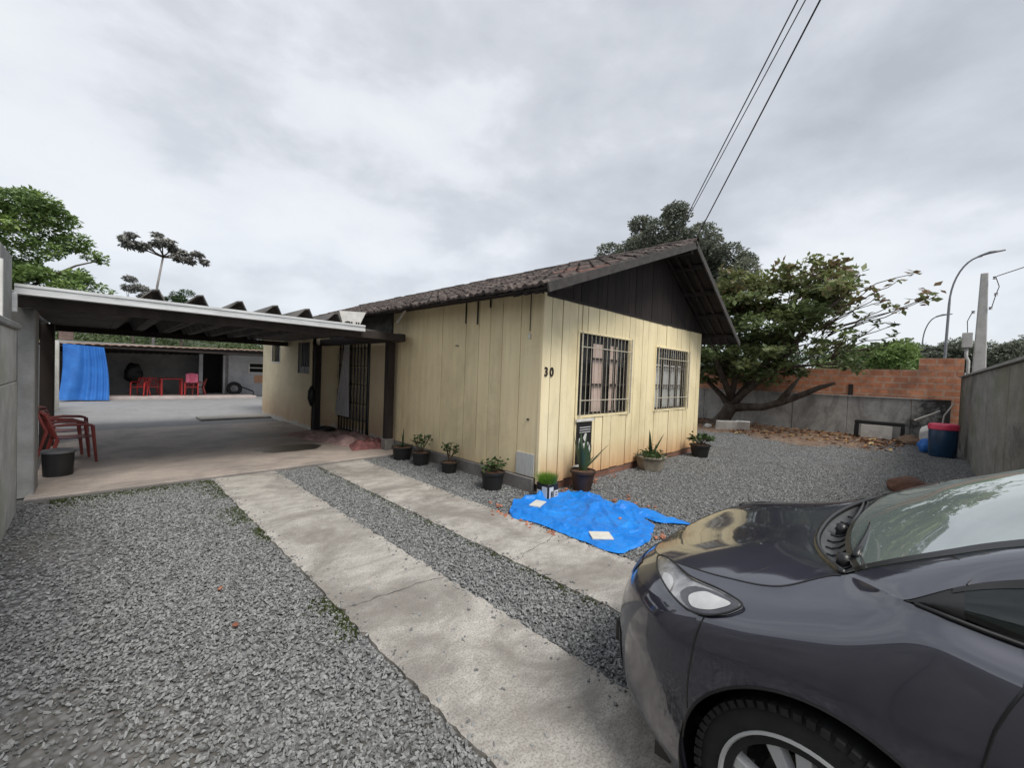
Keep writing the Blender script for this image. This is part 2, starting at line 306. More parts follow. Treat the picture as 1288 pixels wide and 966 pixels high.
def carpaint():
    m, t, b = new_mat('charcoal_metallic_paint')
    v = pos(t, obj=True)
    col = rmp(t, noise(t, v, 1.3, 3), [(.3, (.034, .033, .046)), (.7, (.040, .039, .054))])
    t.links.new(col, b.inputs['Base Color']); b.inputs['Metallic'].default_value = .45; b.inputs['Roughness'].default_value = .38
    b.inputs['Coat Weight'].default_value = 1; b.inputs['Coat Roughness'].default_value = .03; b.inputs['Coat IOR'].default_value = 2.0; b.inputs['Coat Tint'].default_value = (.90, .92, 1, 1)
    # faint dust and water marks dull the coat unevenly
    r = mth(t, 'ADD', .05, mth(t, 'MULTIPLY', rmp(t, noise(t, v, 7, 8, .7), [(.45, (0, 0, 0)), (.8, (1, 1, 1))]), .05)); t.links.new(r, b.inputs['Coat Roughness'])
    return m
Mt['paint'] = carpaint()
Mt['trim'] = MAT('black_car_trim', (.015, .015, .016), (.01, .01, .01), 5, .35, bs=.05)
Mt['cowl'] = MAT('grey_cowl_plastic', (.075, .078, .08), (.045, .046, .047), 8, .55, bs=.15)
Mt['alloy'] = MAT('silver_alloy', (.66, .67, .68), (.58, .59, .60), 4, .35, metal=.4, bs=0)
Mt['reflector'] = MAT('lamp_reflector', (.60, .59, .57), (.22, .22, .22), 14, .2, metal=.5, bs=0)
Mt['lampwhite'] = MAT('white_turn_lamp', (.66, .66, .64), (.5, .5, .49), 10, .25, bs=0)
Mt['amber'] = MAT('lamp_bezel_grey', (.13, .13, .14), (.08, .08, .09), 10, .3, metal=.3, bs=0)
Mt['disc'] = MAT('brake_disc', (.10, .095, .09), (.05, .045, .04), 8, .5, metal=.6, bs=0)

# ------------------------------------------------------------------ object helpers
W0 = {}
def tag(o, label=None, cat=None, group=None, kind=None):
    if label: o['label'] = label
    if cat: o['category'] = cat
    if group: o['group'] = group
    if kind: o['kind'] = kind
    return o
def thing(name, label, cat, loc=(0, 0, 0), group=None, rz=0):
    o = bpy.data.objects.new(name, None); o.empty_display_size = .1; COL.objects.link(o); o.location = loc; o.rotation_euler = (0, 0, rz)
    W0[o.name] = V(loc); tag(o, label, cat, group); return o
def link(name, me, parent=None, loc=None):
    o = bpy.data.objects.new(name, me); COL.objects.link(o)
    if parent is not None: o.parent = parent
    if loc is not None: o.location = loc
    W0[o.name] = W0[parent.name].copy() if parent is not None else V((0, 0, 0))
    return o
class MB:
    """collects geometry in world coordinates and links it as one object"""
    def __init__(s): s.v = []; s.f = []; s.t = []
    def add(s, vs, fs):
        n = len(s.v); s.v += [tuple(map(float, p)) for p in vs]; s.f += [tuple(n+i for i in f) for f in fs]; return s
    def box(s, a, b, M=None):
        x0, y0, z0 = a; x1, y1, z1 = b
        p = [V(q) for q in ((x0, y0, z0), (x1, y0, z0), (x1, y1, z0), (x0, y1, z0), (x0, y0, z1), (x1, y0, z1), (x1, y1, z1), (x0, y1, z1))]
        if M is not None: p = [M @ q for q in p]
        return s.add(p, [(3, 2, 1, 0), (4, 5, 6, 7), (0, 1, 5, 4), (1, 2, 6, 5), (2, 3, 7, 6), (3, 0, 4, 7)])
    def bar(s, p, q, wd, ht, up=(0, 0, 1)):
        """box beam from p to q, wd across, ht along up"""
        p, q = V(p), V(q); d = (q-p).normalized(); u = V(up); sd_ = d.cross(u).normalized(); u = sd_.cross(d).normalized()
        c = [p+sd_*a*wd/2+u*b*ht/2 for a, b in ((-1, -1), (1, -1), (1, 1), (-1, 1))]; e = [x+(q-p) for x in c]
        return s.add(c+e, [(3, 2, 1, 0), (4, 5, 6, 7), (0, 1, 5, 4), (1, 2, 6, 5), (2, 3, 7, 6), (3, 0, 4, 7)])
    def tube(s, pts, rad, n=8, cap=True):
        pts = [V(p) for p in pts]; m = len(pts); rs = rad if isinstance(rad, (list, tuple)) else [rad]*m
        vs = []; prev = None
        for i, p in enumerate(pts):
            d = (pts[min(i+1, m-1)]-pts[max(i-1, 0)]).normalized()
            if prev is None: a = d.orthogonal().normalized()
            else:
                a = prev-d*prev.dot(d); a = a.normalized() if a.length > 1e-6 else d.orthogonal().normalized()
            prev = a; b = d.cross(a)
            for k in range(n):
                an = 2*math.pi*k/n; vs.append(p+(a*math.cos(an)+b*math.sin(an))*rs[i])
        fs = [(i*n+k, i*n+(k+1) % n, (i+1)*n+(k+1) % n, (i+1)*n+k) for i in range(m-1) for k in range(n)]
        if cap: fs += [tuple(range(n-1, -1, -1)), tuple((m-1)*n+k for k in range(n))]
        return s.add(vs, fs)
    def lathe(s, prof, c=(0, 0, 0), n=24, M=None, close=False):
        vs = []
        for r, z in prof:
            for k in range(n):
                a = 2*math.pi*k/n; q = V((r*math.cos(a), r*math.sin(a), z)); q = (M @ q) if M is not None else q; vs.append(q+V(c))
        m = len(prof); rr = range(m if close else m-1)
        fs = [(i*n+k, i*n+(k+1) % n, ((i+1) % m)*n+(k+1) % n, ((i+1) % m)*n+k) for i in rr for k in range(n)]
        return s.add(vs, fs)
    def grid(s, P):
        P = np.asarray(P, float); a, b = P.shape[:2]
        return s.add(P.reshape(-1, 3), [(i*b+j, i*b+j+1, (i+1)*b+j+1, (i+1)*b+j) for i in range(a-1) for j in range(b-1)])
    def prism(s, poly, axis, a, b):
        """extrude 2-D poly between a and b along axis"""
        def P(q, t): return {'x': (t, q[0], q[1]), 'y': (q[0], t, q[1]), 'z': (q[0], q[1], t)}[axis]
        n = len(poly); return s.add([P(q, a) for q in poly]+[P(q, b) for q in poly], [tuple(range(n-1, -1, -1)), tuple(range(n, 2*n))]+[(i, (i+1) % n, n+(i+1) % n, n+i) for i in range(n)])
    def mesh(s, name, m, origin=V((0, 0, 0)), smooth=False, bevel=0):
        me = bpy.data.meshes.new(name); me.from_pydata([(x-origin[0], y-origin[1], z-origin[2]) for x, y, z in s.v], [], s.f); 
        if m: me.materials.append(m)
        bm = bmesh.new(); bm.from_mesh(me)
        if bevel: bmesh.ops.bevel(bm, geom=[e for e in bm.edges if e.is_manifold and e.calc_face_angle(0) > .6], offset=bevel, segments=1, affect='EDGES', clamp_overlap=True)
        bmesh.ops.recalc_face_normals(bm, faces=bm.faces); bm.to_mesh(me); bm.free()
        if smooth:
            me.polygons.foreach_set('use_smooth', [True]*len(me.polygons))
        if s.t and len(s.t) == len(me.polygons):
            at = me.attributes.new('tint', 'FLOAT', 'FACE'); at.data.foreach_set('value', s.t)
        me.update(); return me
    def build(s, name, m, parent=None, smooth=False, bevel=0, label=None, cat=None, group=None, kind=None, base=None):
        if parent is not None: org = W0[parent.name]
        else: org = V(base) if base is not None else V((0, 0, 0))
        me = s.mesh(name, Mt[m] if isinstance(m, str) else m, org, smooth, bevel)
        if smooth and smooth != True:
            me.set_sharp_from_angle(angle=R(smooth))
        o = link(name, me, parent)
        if parent is None: o.location = org; W0[o.name] = org
        return tag(o, label, cat, group, kind)
def copy_tree(o, loc, rz=None, label=None, parent=None):
    c = o.copy(); COL.objects.link(c); c.parent = parent
    if loc is not None: c.location = loc
    if rz is not None: c.rotation_euler = (0, 0, rz)
    if label: c['label'] = label
    for ch in list(o.children): 
        k = copy_tree(ch, None, None, None, c)
    return c
def box(a, b): return MB().box(a, b)
# ------------------------------------------------------------------ the setting
def ground():
    n = 60; xs = np.concatenate([np.linspace(-300, -6, 12), np.linspace(-5, 20, 50), np.linspace(24, 400, 12)])
    ys = np.concatenate([np.linspace(-200, -6, 10), np.linspace(-5, 26, 60), np.linspace(30, 400, 12)])
    P = np.array([[(x, y, -.012) for y in ys] for x in xs])
    return MB().grid(P).build('ground', 'ground', kind='structure')
ground()
def slab_mesh(x0, x1, y0, y1, z0, z1, seg=.25, wob=.012):
    """cast strip with slightly wandering, chipped long edges"""
    n = int((y1-y0)/seg); ys = np.linspace(y0, y1, n+1); rr = np.random.default_rng(int(x0*100)+9)
    L = [x0+rr.normal(0, wob) for _ in ys]; Rr = [x1+rr.normal(0, wob) for _ in ys]
    poly = [(a, y) for a, y in zip(L, ys)]+[(b, y) for b, y in zip(Rr[::-1], ys[::-1])]
    return MB().prism(poly, 'z', z0, z1)
slab_mesh(1.12, 1.87, -4.5, 6.60, -.1, .012, .045, .008).build('driveway_strip', 'strip', kind='structure')
slab_mesh(2.45, 3.20, -4.5, 6.60, -.1, .012, .045, .008).build('driveway_strip', 'strip', kind='structure')
f = MB(); f.box((-.5, 6.66, -.1), (4.32, 12.3, .035)); f.build('carport_floor', 'slab', kind='structure', bevel=.006)
MB().box((-.5, 6.60, -.1), (4.0, 6.645, .03)).build('carport_floor_edging', 'plinth', kind='structure', bevel=.004)
MB().box((-.95, 12.31, -.1), (9.0, 21.68, .004)).build('back_yard_paving', 'yard', kind='structure')
MB().box((-.95, 21.70, -.1), (5.3, 23.9, .10)).build('porch_step_floor', 'pinkslab', kind='structure', bevel=.01)
MB().box((5.31, 21.69, -.1), (9.0, 23.5, .006)).build('side_paving', 'yard', kind='structure')
def crack(name, pts, z, wd):
    b = MB(); n = len(pts); L_, R_ = [], []
    for i, (x, y) in enumerate(pts):
        a = V((*pts[min(i+1, n-1)], 0))-V((*pts[max(i-1, 0)], 0)); q = V((-a.y, a.x, 0)).normalized()*wd*(.35+.65*rng.random())*(1 if 0 < i < n-1 else .3); L_.append((x+q.x, y+q.y, z)); R_.append((x-q.x, y-q.y, z))
    b.grid(np.array([L_, R_])); return b.build(name, 'dark', kind='structure')
for (xa, xb, y0, sl_) in ((1.13, 1.86, 4.62, .10), (1.13, 1.86, 2.55, -.12), (2.46, 3.19, 4.1, .06), (2.46, 3.19, 2.3, .15)):
    n = 22; off = 0; pts = []
    for i in range(n): off += rng.normal(0, .012); pts.append((xa+(xb-xa)*i/(n-1), y0+sl_*i/(n-1)+off))
    crack('strip_crack', pts, .0162, .0022)
# earth bed under the spreading tree, uneven
gx = np.linspace(12.6, 17.2, 30); gy = np.linspace(.3, 7.4, 40)
P = np.zeros((30, 40, 3))
for i, x in enumerate(gx):
    for j, y in enumerate(gy):
        e = min((x-12.6-.5*math.sin(y*2)-.3*math.sin(y*5.3))/1.2, (y-.3)/1.5, 1); 
        P[i, j] = (x, y, -.03+max(0, e)*.05+.012*rng.normal()*max(0, e))
MB().grid(P).build('earth_bed', 'earth', smooth=True, kind='structure')

# hill behind the annex
P = np.zeros((50, 30, 3))
for i, x in enumerate(np.linspace(-40, 30, 50)):
    for j, y in enumerate(np.linspace(27, 70, 30)):
        P[i, j] = (x, y, max(0, (min(y, 44)-27)*.19)*(1+.12*math.sin(x*.3)+.08*math.sin(x*.9+y))+rng.normal()*.06)
MB().grid(P).build('green_hillside', 'hay', smooth=True, kind='structure')

# ---- loose gravel: nobody could count it
def gravel():
    pts = []
    def zone(x0, x1, y0, y1, dens, ok=lambda x, y: True):
        n = int((x1-x0)*(y1-y0)*dens); xs = rng.uniform(x0, x1, n); ys = rng.uniform(y0, y1, n)
        for x, y in zip(xs, ys):
            if ok(x, y): pts.append((x, y, rng.uniform(-.010, .008)))
    zone(-.52, 1.11, .1, 6.6, 6500, lambda x, y: x+y > .6 and rng.random() < .16+.84*min(1, max(0, (x+.30)/.75+.3*math.sin(y*2.3)+.2*math.sin(x*9+y*5))))
    zone(1.88, 2.44, -1.5, 6.6, 6000)
    zone(3.21, 4.1, -1.0, 7.1, 4200, lambda x, y: not (y > 6.62 and x < 3.99))
    zone(4.1, 9.5, -.75, 3.44, 2900)
    zone(9.5, 13.6, -.75, 7, 900)
    zone(13.6, 17.2, -.75, 3, 260)
    zone(5.3, 8.0, -5, -.8, 200)
    # spilled stones lying on the strips and the slab edge
    for x0, x1 in ((1.12, 1.87), (2.45, 3.2)):
        for k in range(420):
            u = rng.exponential(.035); x = x0+u if rng.random() < .5 else x1-u
            if x0 < x < x1: pts.append((x, rng.uniform(-.5, 6.6), .015))
    for k in range(40): pts.append((rng.uniform(1.15, 1.85), rng.uniform(.9, 3.0), .015))
    me = bpy.data.meshes.new('gravel'); me.from_pydata(pts, [], []); o = link('gravel', me); tag(o, kind='stuff')
    o['label'] = 'loose crushed grey gravel covering the yard around the concrete strips'; o['category'] = 'gravel'
    srcs = []
    t = bpy.data.node_groups.new('gravel_nodes', 'GeometryNodeTree')
    t.interface.new_socket('Geometry', in_out='INPUT', socket_type='NodeSocketGeometry'); t.interface.new_socket('Geometry', in_out='OUTPUT', socket_type='NodeSocketGeometry')
    N = t.nodes.new; L = t.links.new; gi = N('NodeGroupInput'); go = N('NodeGroupOutput')
    join = N('GeometryNodeGeometryToInstance')
    for k in range(4):
        ico = N('GeometryNodeMeshIcoSphere'); ico.inputs['Radius'].default_value = 1; ico.inputs['Subdivisions'].default_value = 2 if k < 2 else 1
        sp = N('GeometryNodeSetPosition'); L(ico.outputs[0], sp.inputs['Geometry'])
        nz = N('ShaderNodeTexNoise'); nz.inputs['Scale'].default_value = .9; nz.noise_dimensions = '4D'; nz.inputs['W'].default_value = k*3.3; nz.inputs['Detail'].default_value = 1
        sub = N('ShaderNodeVectorMath'); sub.operation = 'SUBTRACT'; L(nz.outputs['Color'], sub.inputs[0]); sub.inputs[1].default_value = (.5, .5, .5)
        ml = N('ShaderNodeVectorMath'); ml.operation = 'SCALE'; L(sub.outputs[0], ml.inputs[0]); ml.inputs['Scale'].default_value = 2.4
        L(ml.outputs[0], sp.inputs['Offset']); L(sp.outputs[0], join.inputs[0])
    iop = N('GeometryNodeInstanceOnPoints'); L(gi.outputs[0], iop.inputs['Points']); L(join.outputs[0], iop.inputs['Instance']); iop.inputs['Pick Instance'].default_value = True
    rv = N('FunctionNodeRandomValue'); rv.data_type = 'FLOAT_VECTOR'; rv.inputs[0].default_value = (-.6, -.6, 0); rv.inputs[1].default_value = (.6, .6, 6.28)
    L(rv.outputs[0], iop.inputs['Rotation'])
    rs = N('FunctionNodeRandomValue'); rs.data_type = 'FLOAT_VECTOR'; rs.inputs[0].default_value = (.0045, .0035, .0028); rs.inputs[1].default_value = (.0150, .0095, .0070); rs.inputs['Seed'].default_value = 5
    L(rs.outputs[0], iop.inputs['Scale'])
    sm = N('GeometryNodeSetMaterial'); sm.inputs['Material'].default_value = Mt['stone']; L(iop.outputs[0], sm.inputs[0]); L(sm.outputs[0], go.inputs[0])
    md = o.modifiers.new('gn', 'NODES'); md.node_group = t
gravel()

def tufts(name, mat, pts, h, wdt, n, label, cat, spread=.03):
    b = MB()
    for (x, y, z) in pts:
        for k in range(n):
            a = rng.uniform(0, 6.28); r = abs(rng.normal(0, spread)); px_, py_ = x+r*math.cos(a), y+r*math.sin(a)
            hh = h*rng.uniform(.5, 1.2); l = rng.normal(0, .35, 2)*hh; ww = wdt*rng.uniform(.6, 1.2)
            b.add([(px_-ww*math.sin(a), py_+ww*math.cos(a), z), (px_+ww*math.sin(a), py_-ww*math.cos(a), z), (px_+l[0], py_+l[1], z+hh)], [(0, 1, 2)]); b.t.append(rng.random())
    return b.build(name, mat, label=label, cat=cat, kind='stuff')
mp = []
for k in range(1900):       # moss and tiny weeds against the strip edges and the slab edge
    y = rng.uniform(.8, 6.5)
    if (math.sin(y*3.1)+math.sin(y*7.7+1)+(y > 4.6)*1.3+(y < 3)*.2) > .5: mp.append((1.11-abs(rng.exponential(.03 if y < 4.5 else .06)), y, -.005))
for k in range(900): mp.append((rng.uniform(-.3, 1.1), 6.6-abs(rng.exponential(.09)), -.006))
for k in range(260): mp.append((2.44-abs(rng.exponential(.02)), rng.uniform(1.5, 6.5), -.005))
tufts('moss_fringe', 'moss', mp, .02, .008, 8, 'thin green moss growing along the driveway strip and slab edges', 'moss')

# ------------------------------------------------------------------ the wooden house
CX, CY, FX = 4.08, 3.50, 9.42
HT = 2.585
YB = 15.3
hs = thing('wooden_house', 'cream painted timber house with dark gable and tiled roof, numbered 30', 'house', (CX, CY, 0))
# boards of the gable wall
seams = [4.08, 4.25, 4.48, 4.63, 4.84, 4.94, 5.08, 5.36, 5.57, 5.81, 6.05, 6.29, 6.48, 6.75, 6.96, 7.30, 7.49, 7.69, 7.92, 8.17, 8.38, 8.60, 8.80, 9.01, 9.22, 9.42]
lowseams = None
wins = [(4.88, 6.32, .98, 2.17), (7.29, 8.73, .98, 2.13)]
def board_y(x0, x1, z0, z1, y):
    g = .005+.003*rng.random(); d = rng.uniform(-.010, .005)
    return box((x0+g, y+d, z0), (x1-g, y+.03, z1))
for a, b in zip(seams[:-1], seams[1:]):
    cuts = [(.10, HT)]
    for (x0, x1, z0, z1) in wins:
        if x0-.01 < (a+b)/2 < x1+.01: cuts = [(.10, z0), (z1, HT)]
    for z0, z1 in cuts: board_y(a, b, z0+rng.uniform(-.01, .01)*(z0 == .10), z1, CY).build('board', 'cream', hs, bevel=.003)
# boards of the driveway side wall
sy = [3.53, 3.90, 4.26, 4.52, 4.77, 5.08, 5.69, 6.15, 6.59, 6.95, 7.30]
for a, b in zip(sy[:-1], sy[1:]):
    g = .0035+.003*rng.random(); d = rng.uniform(-.005, .004)
    box((CX+d, a+g, .19), (CX+.03, b-g, HT+.05)).build('board', 'creamside', hs, bevel=.003)
box((CX-.012, 3.485, .12), (CX+.04, 3.535, HT+.03)).build('corner_post', 'creamside', hs, bevel=.004)
box((CX-.018, 3.56, .20), (CX-.006, 3.885, .50)).build('patch_panel', 'primer', hs, bevel=.003, label='bare pale grey patch low on the side wall by the corner')
# inner shell keeps the house dark inside
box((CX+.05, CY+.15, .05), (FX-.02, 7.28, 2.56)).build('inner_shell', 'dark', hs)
box((4.34, 7.30, .05), (FX-.02, YB-.1, 2.5)).build('rear_shell', 'creamwall', hs)
box((FX-.02, CY, .1), (FX+.01, YB, 2.6)).build('far_side_wall', 'cream', hs)
MB().box((CX-.045, 3.56, -.1), (CX+.02, 7.28, .185)).build('side_plinth', 'plinth', hs, bevel=.008)
MB().box((CX+.03, CY+.012, -.1), (FX, CY+.05, .095)).build('brick_footing', 'footbrick', hs)
# dark gaps seen between boards
# gable windows
def grille_window(x0, x1, z0, z1, curtain):
    fr = MB(); y = CY-.012; t = .04
    fr.box((x0-t, y, z0-t), (x1+t, y+.05, z0)).box((x0-t, y, z1), (x1+t, y+.05, z1+t*.8)).box((x0-t, y, z0), (x0, y+.05, z1)).box((x1, y, z0), (x1+t, y+.05, z1))
    f = fr.build('window', 'cream', hs, bevel=.004)
    n = 14 if curtain else 15; me = None
    for k in range(n):
        x = x0+.03+(x1-x0-.06)*k/(n-1)
        if me is None:
            b = MB().tube([(x, CY-.045, z0-.01), (x, CY-.045, z1+.01)], .0042, 6); o = b.build('bar', 'whitemetal', f); me = o.data; xx = x
        else:
            o = link('bar', me, f, (x-xx, rng.uniform(-.003, .003), 0))
    zs = (z0+.22, z1-.20) 
    for z in zs: MB().tube([(x0-.01, CY-.053, z), (x1+.01, CY-.053, z)], .008, 6).build('rail', 'whitemetal', f)
    for x in (x0+.01, x1-.01): MB().tube([(x, CY-.05, z0-.02), (x, CY-.05, z1+.02)], .01, 6).build('side_rail', 'whitemetal', f)
    s_ = MB(); m = (x0+x1)/2
    for a in (x0+.02, m-.33, m, m+.33, x1-.04): s_.box((a-.015, CY+.035, z0+.01), (a+.02, CY+.06, z1-.01))
    for z in (z0+.02, z0+.45, z1-.35, z1-.04): s_.box((x0+.01, CY+.033, z-.012), (x1-.01, CY+.058, z+.014))
    s_.build('sash', 'darkwood', f)
    MB().add([(x0, CY+.05, z0), (x1, CY+.05, z0), (x1, CY+.05, z1), (x0, CY+.05, z1)], [(0, 1, 2, 3)]).build('pane', 'glass', f)
    box((x0-.03, CY+.10, z0-.05), (x1+.03, CY+.12, z1+.05)).build('unlit_room_sheet', 'dark', f)  # black sheet behind the pane stands for the unlit room
    if curtain:
        P = np.array([[(x, CY+.072+.010*math.sin(u*38)+.004*math.sin(u*91), z) for z in np.linspace(z0+.02, z1-.12, 5)] for u, x in [(q, x0+.42+.36*q) for q in np.linspace(0, 1, 70)]])
        MB().grid(P).build('curtain', 'curtain', f, smooth=True)
        P = np.array([[(x, CY+.074+.010*math.sin(u*30), z) for z in np.linspace(z0+.02, z1-.12, 5)] for u, x in [(q, x0+.95+.2*q) for q in np.linspace(0, 1, 50)]])
        MB().grid(P).build('curtain', 'curtain', f, smooth=True)
    else:
        P = np.array([[(x, CY+.087+.012*math.sin(u*60), z) for z in np.linspace(z0+.02, z1-.3, 4)] for u, x in [(q, x0+.1+1.2*q) for q in np.linspace(0, 1, 90)]])
        MB().grid(P).build('curtain', 'greycurtain', f, smooth=True)
grille_window(*wins[0], True); grille_window(*wins[1], False)
# roof: long left slope, steep right slope (ridge stands off centre)
EL = (3.45, 2.50); RG = (7.37, 3.93); ER = (10.02, 2.40); YF = 2.90; YE = 15.6
# gable boards in the triangle, purlins, soffit
def slope_z(x): return EL[1]+(RG[1]-EL[1])*(x-EL[0])/(RG[0]-EL[0]) if x < RG[0] else RG[1]+(ER[1]-RG[1])*(x-RG[0])/(ER[0]-RG[0])
x = CX-.02
while x < FX-.02:
    x2 = min(x+rng.uniform(.17, .25), FX+.01); za, zb = slope_z(x)-.09, slope_z(x2)-.09
    if min(za, zb) > HT+.03:
        d = rng.uniform(0, .008)
        MB().prism([(x+.004, HT+.012), (x2-.004, HT+.012), (x2-.004, zb), (x+.004, za)], 'y', CY+.005-d, CY+.03).build('gable_board', 'gablewood', hs)
    x = x2
MB().box((CX-.01, CY-.012, HT-.012), (FX, CY+.0, HT+.022)).build('gable_ledger', 'darkwood', hs)
def sheet(x0, z0, x1, z1, y0, y1, th, off):
    d = V((x1-x0, 0, z1-z0)).normalized(); n_ = V((-d.z, 0, d.x)) 
    if n_.z < 0: n_ = -n_
    a = V((x0, 0, z0))+n_*off; b = V((x1, 0, z1))+n_*off; c = b+n_*th; e = a+n_*th
    return MB().prism([(a.x, a.z), (b.x, b.z), (c.x, c.z), (e.x, e.z)], 'y', y0, y1)
sheet(EL[0]+.02, EL[1]+.01, RG[0], RG[1], YF+.02, YE, .02, .0).build('roof_decking', 'darkwood', hs)
sheet(RG[0], RG[1], ER[0]-.02, ER[1]+.01, YF+.02, YE, .02, .0).build('roof_decking', 'darkwood', hs)
box((RG[0]-.05, YF+.06, RG[1]-.16), (RG[0]+.05, YE-.2, RG[1]-.04)).build('ridge_beam', 'darkwood', hs)
for q in (.12, .36, .60, .84):
    for (A, B) in ((EL, RG), (ER, RG)):
        xx, zz_ = A[0]+(B[0]-A[0])*q, A[1]+(B[1]-A[1])*q
        box((xx-.03, YF+.05, zz_-.085), (xx+.03, YE-.2, zz_-.012)).build('purlin', 'darkwood', hs, bevel=.004)
for k in range(1, 4):      # rafters under the verge
    y = YF+.06+.17*k
    for (A, B) in ((EL, RG), (ER, RG)): MB().bar((A[0]+.05, y, A[1]-.02), (B[0]-.02, y, B[1]-.05), .05, .05).build('rafter', 'darkwood', hs)
# barge boards
def barge(A, B, m): MB().bar((A[0], YF, A[1]+.015), (B[0], YF, B[1]-.005), .028, .112).build('barge_board', m, hs, bevel=.004)
barge((EL[0]-.02, EL[1]-.02), (RG[0]+.02, RG[1]-.02), 'greywood'); barge((RG[0]-.01, RG[1]-.01), (ER[0]+.0, ER[1]-.02), 'greywood')
MB().box((EL[0]-.01, YF+.03, EL[1]-.01), (EL[0]+.02, YE, EL[1]+.045)).build('eave_fascia', 'darkwood', hs, bevel=.004)
# soffit boards under the driveway eave
k = YF+.1
while k < YE-.3:
    MB().bar((EL[0]+.03, k+.1, EL[1]-.005), (CX+.02, k+.1, EL[1]+.225), .05, .05).build('rafter_tail', 'darkwood', hs); k += .62
# tiles
tw, tl = .235, .35
def tile_mesh(seed):
    r_ = np.random.default_rng(seed); prof = [(-.5, .0), (-.42, .035), (-.3, .045), (-.18, .03), (-.1, .006), (.05, .0), (.2, .022), (.32, .006), (.5, .004)]
    vs = []; fs = []
    for j, (yy, lift) in enumerate(((0, .022), (tl*1.12, .0))):
        for (u, h) in prof: vs.append((yy, u*tw*1.02, h*.9+lift+r_.normal(0, .0015)))
    n = len(prof)
    for (u, h) in prof: vs.append((0.002, u*tw*1.02, -.006+.3*h+.004))
    fs += [(i, i+1, n+i+1, n+i) for i in range(n-1)]+[(2*n+i, 2*n+i+1, i+1, i) for i in range(n-1)]
    b = MB().add(vs, fs); return b
tmesh = [tile_mesh(i).mesh('tile', Mt['tile'] if i < 4 else Mt['redtile']) for i in range(5)]
def lay_tiles(A, B, side, cand):
    d = V((B[0]-A[0], 0, B[1]-A[1])); Ln = d.length; d.normalize(); n_ = V((-d.z, 0, d.x)); n_ = n_ if n_.z > 0 else -n_
    rows = int(Ln/tl)+1; ex = Ln/rows
    for r in range(rows):
        for c_ in range(int((YE-YF)/tw)):
            p = V((A[0], YF+.02+(c_+.5)*tw, A[1]))+d*(r*ex-.05)+n_*(.022+rng.normal(0, .004)); p.y += rng.normal(0, .006)
            cand.append((p, d, n_, side, r, c_))
cand = []
lay_tiles(EL, RG, 'L', cand); lay_tiles(ER, RG, 'R', cand)
def tkey(c): return (0 if c[3] == 'L' or c[5] < 1 else 60)+(c[0]-V((0, 0, 1.55))).length
cand.sort(key=tkey)
rest = [MB(), MB()]
for i, (p, d, n_, side, r, c_) in enumerate(cand):
    yv = n_.cross(d); M3 = Matrix((d, yv, n_)).transposed()
    M3 = M3 @ Matrix.Rotation(rng.normal(0, .022), 3, 'Z') @ Matrix.Rotation(rng.normal(0, .015), 3, 'X')
    red = side == 'L' and r in (2, 3, 4, 5) and 0 <= c_ <= 4 and rng.random() < .5
    k = 4 if red else rng.integers(0, 4)
    if i < 296:
        o = link('tile', tmesh[k], hs); o.matrix_local = Matrix.Translation(p-W0[hs.name]) @ M3.to_4x4()
    else:
        me = tmesh[k]; rest[0].add([M3 @ v.co+p for v in me.vertices], [tuple(q.vertices) for q in me.polygons])
rest[0].build('roof_tiles', 'tile', hs, kind='stuff')
rt = MB().lathe([(.065, 0), (.07, .38)], n=10).mesh('ridge_tile', Mt['tile'])
y = YF-.03; q = 0
while y < YE:
    o = link('ridge_tile', rt, hs); s_ = 1.0+.08*(q % 2)
    o.matrix_local = Matrix.Translation(V((RG[0], y, RG[1]+.035+rng.normal(0, .006)))-W0[hs.name]) @ Matrix.Rotation(-math.pi/2, 4, 'X') @ Matrix.Diagonal((s_, s_, 1, 1)); y += .34; q += 1
# recessed entrance and masonry rear part
box((CX-.02, 7.335, 2.20), (CX+.03, 15.0, 2.74)).build('porch_fascia', 'fibro', hs)
box((CX+.032, 7.26, .03), (4.34, 7.33, 2.5)).build('return_wall', 'creamwall', hs)
box((4.30, 7.33, .03), (4.36, 8.66, 2.5)).build('entrance_wall', 'creamwall', hs)
box((4.30, 10.66, .03), (4.36, 10.3, 2.5)).build('entrance_wall', 'creamwall', hs)
box((3.67, 10.30, -.05), (4.36, 10.40, 2.45)).build('rear_return_wall', 'creamwall', hs)
rw = MB(); X = 3.65
hole = [(10.42, 11.2, 1.37, 2.13), (12.68, 13.38, 1.64, 2.16)]
ys_ = [10.3, 10.42, 11.2, 12.68, 13.38, 14.3]
for a, b in zip(ys_[:-1], ys_[1:]):
    h = [q for q in hole if q[0] == a]
    if h: rw.box((X, a, -.05), (X+.1, b, h[0][2])); rw.box((X, a, h[0][3]), (X+.1, b, 2.6))
    else: rw.box((X, a, -.05), (X+.1, b, 2.6))
rw.box((X+.1, 14.2, -.05), (4.4, 14.3, 2.6))
rw.build('rear_wall', 'creamwall', hs)
for k in range(26):      # flaked paint chips at the foot of the rear wall
    yy = rng.uniform(11.0, 14.2); zz_ = rng.uniform(.03, .22)
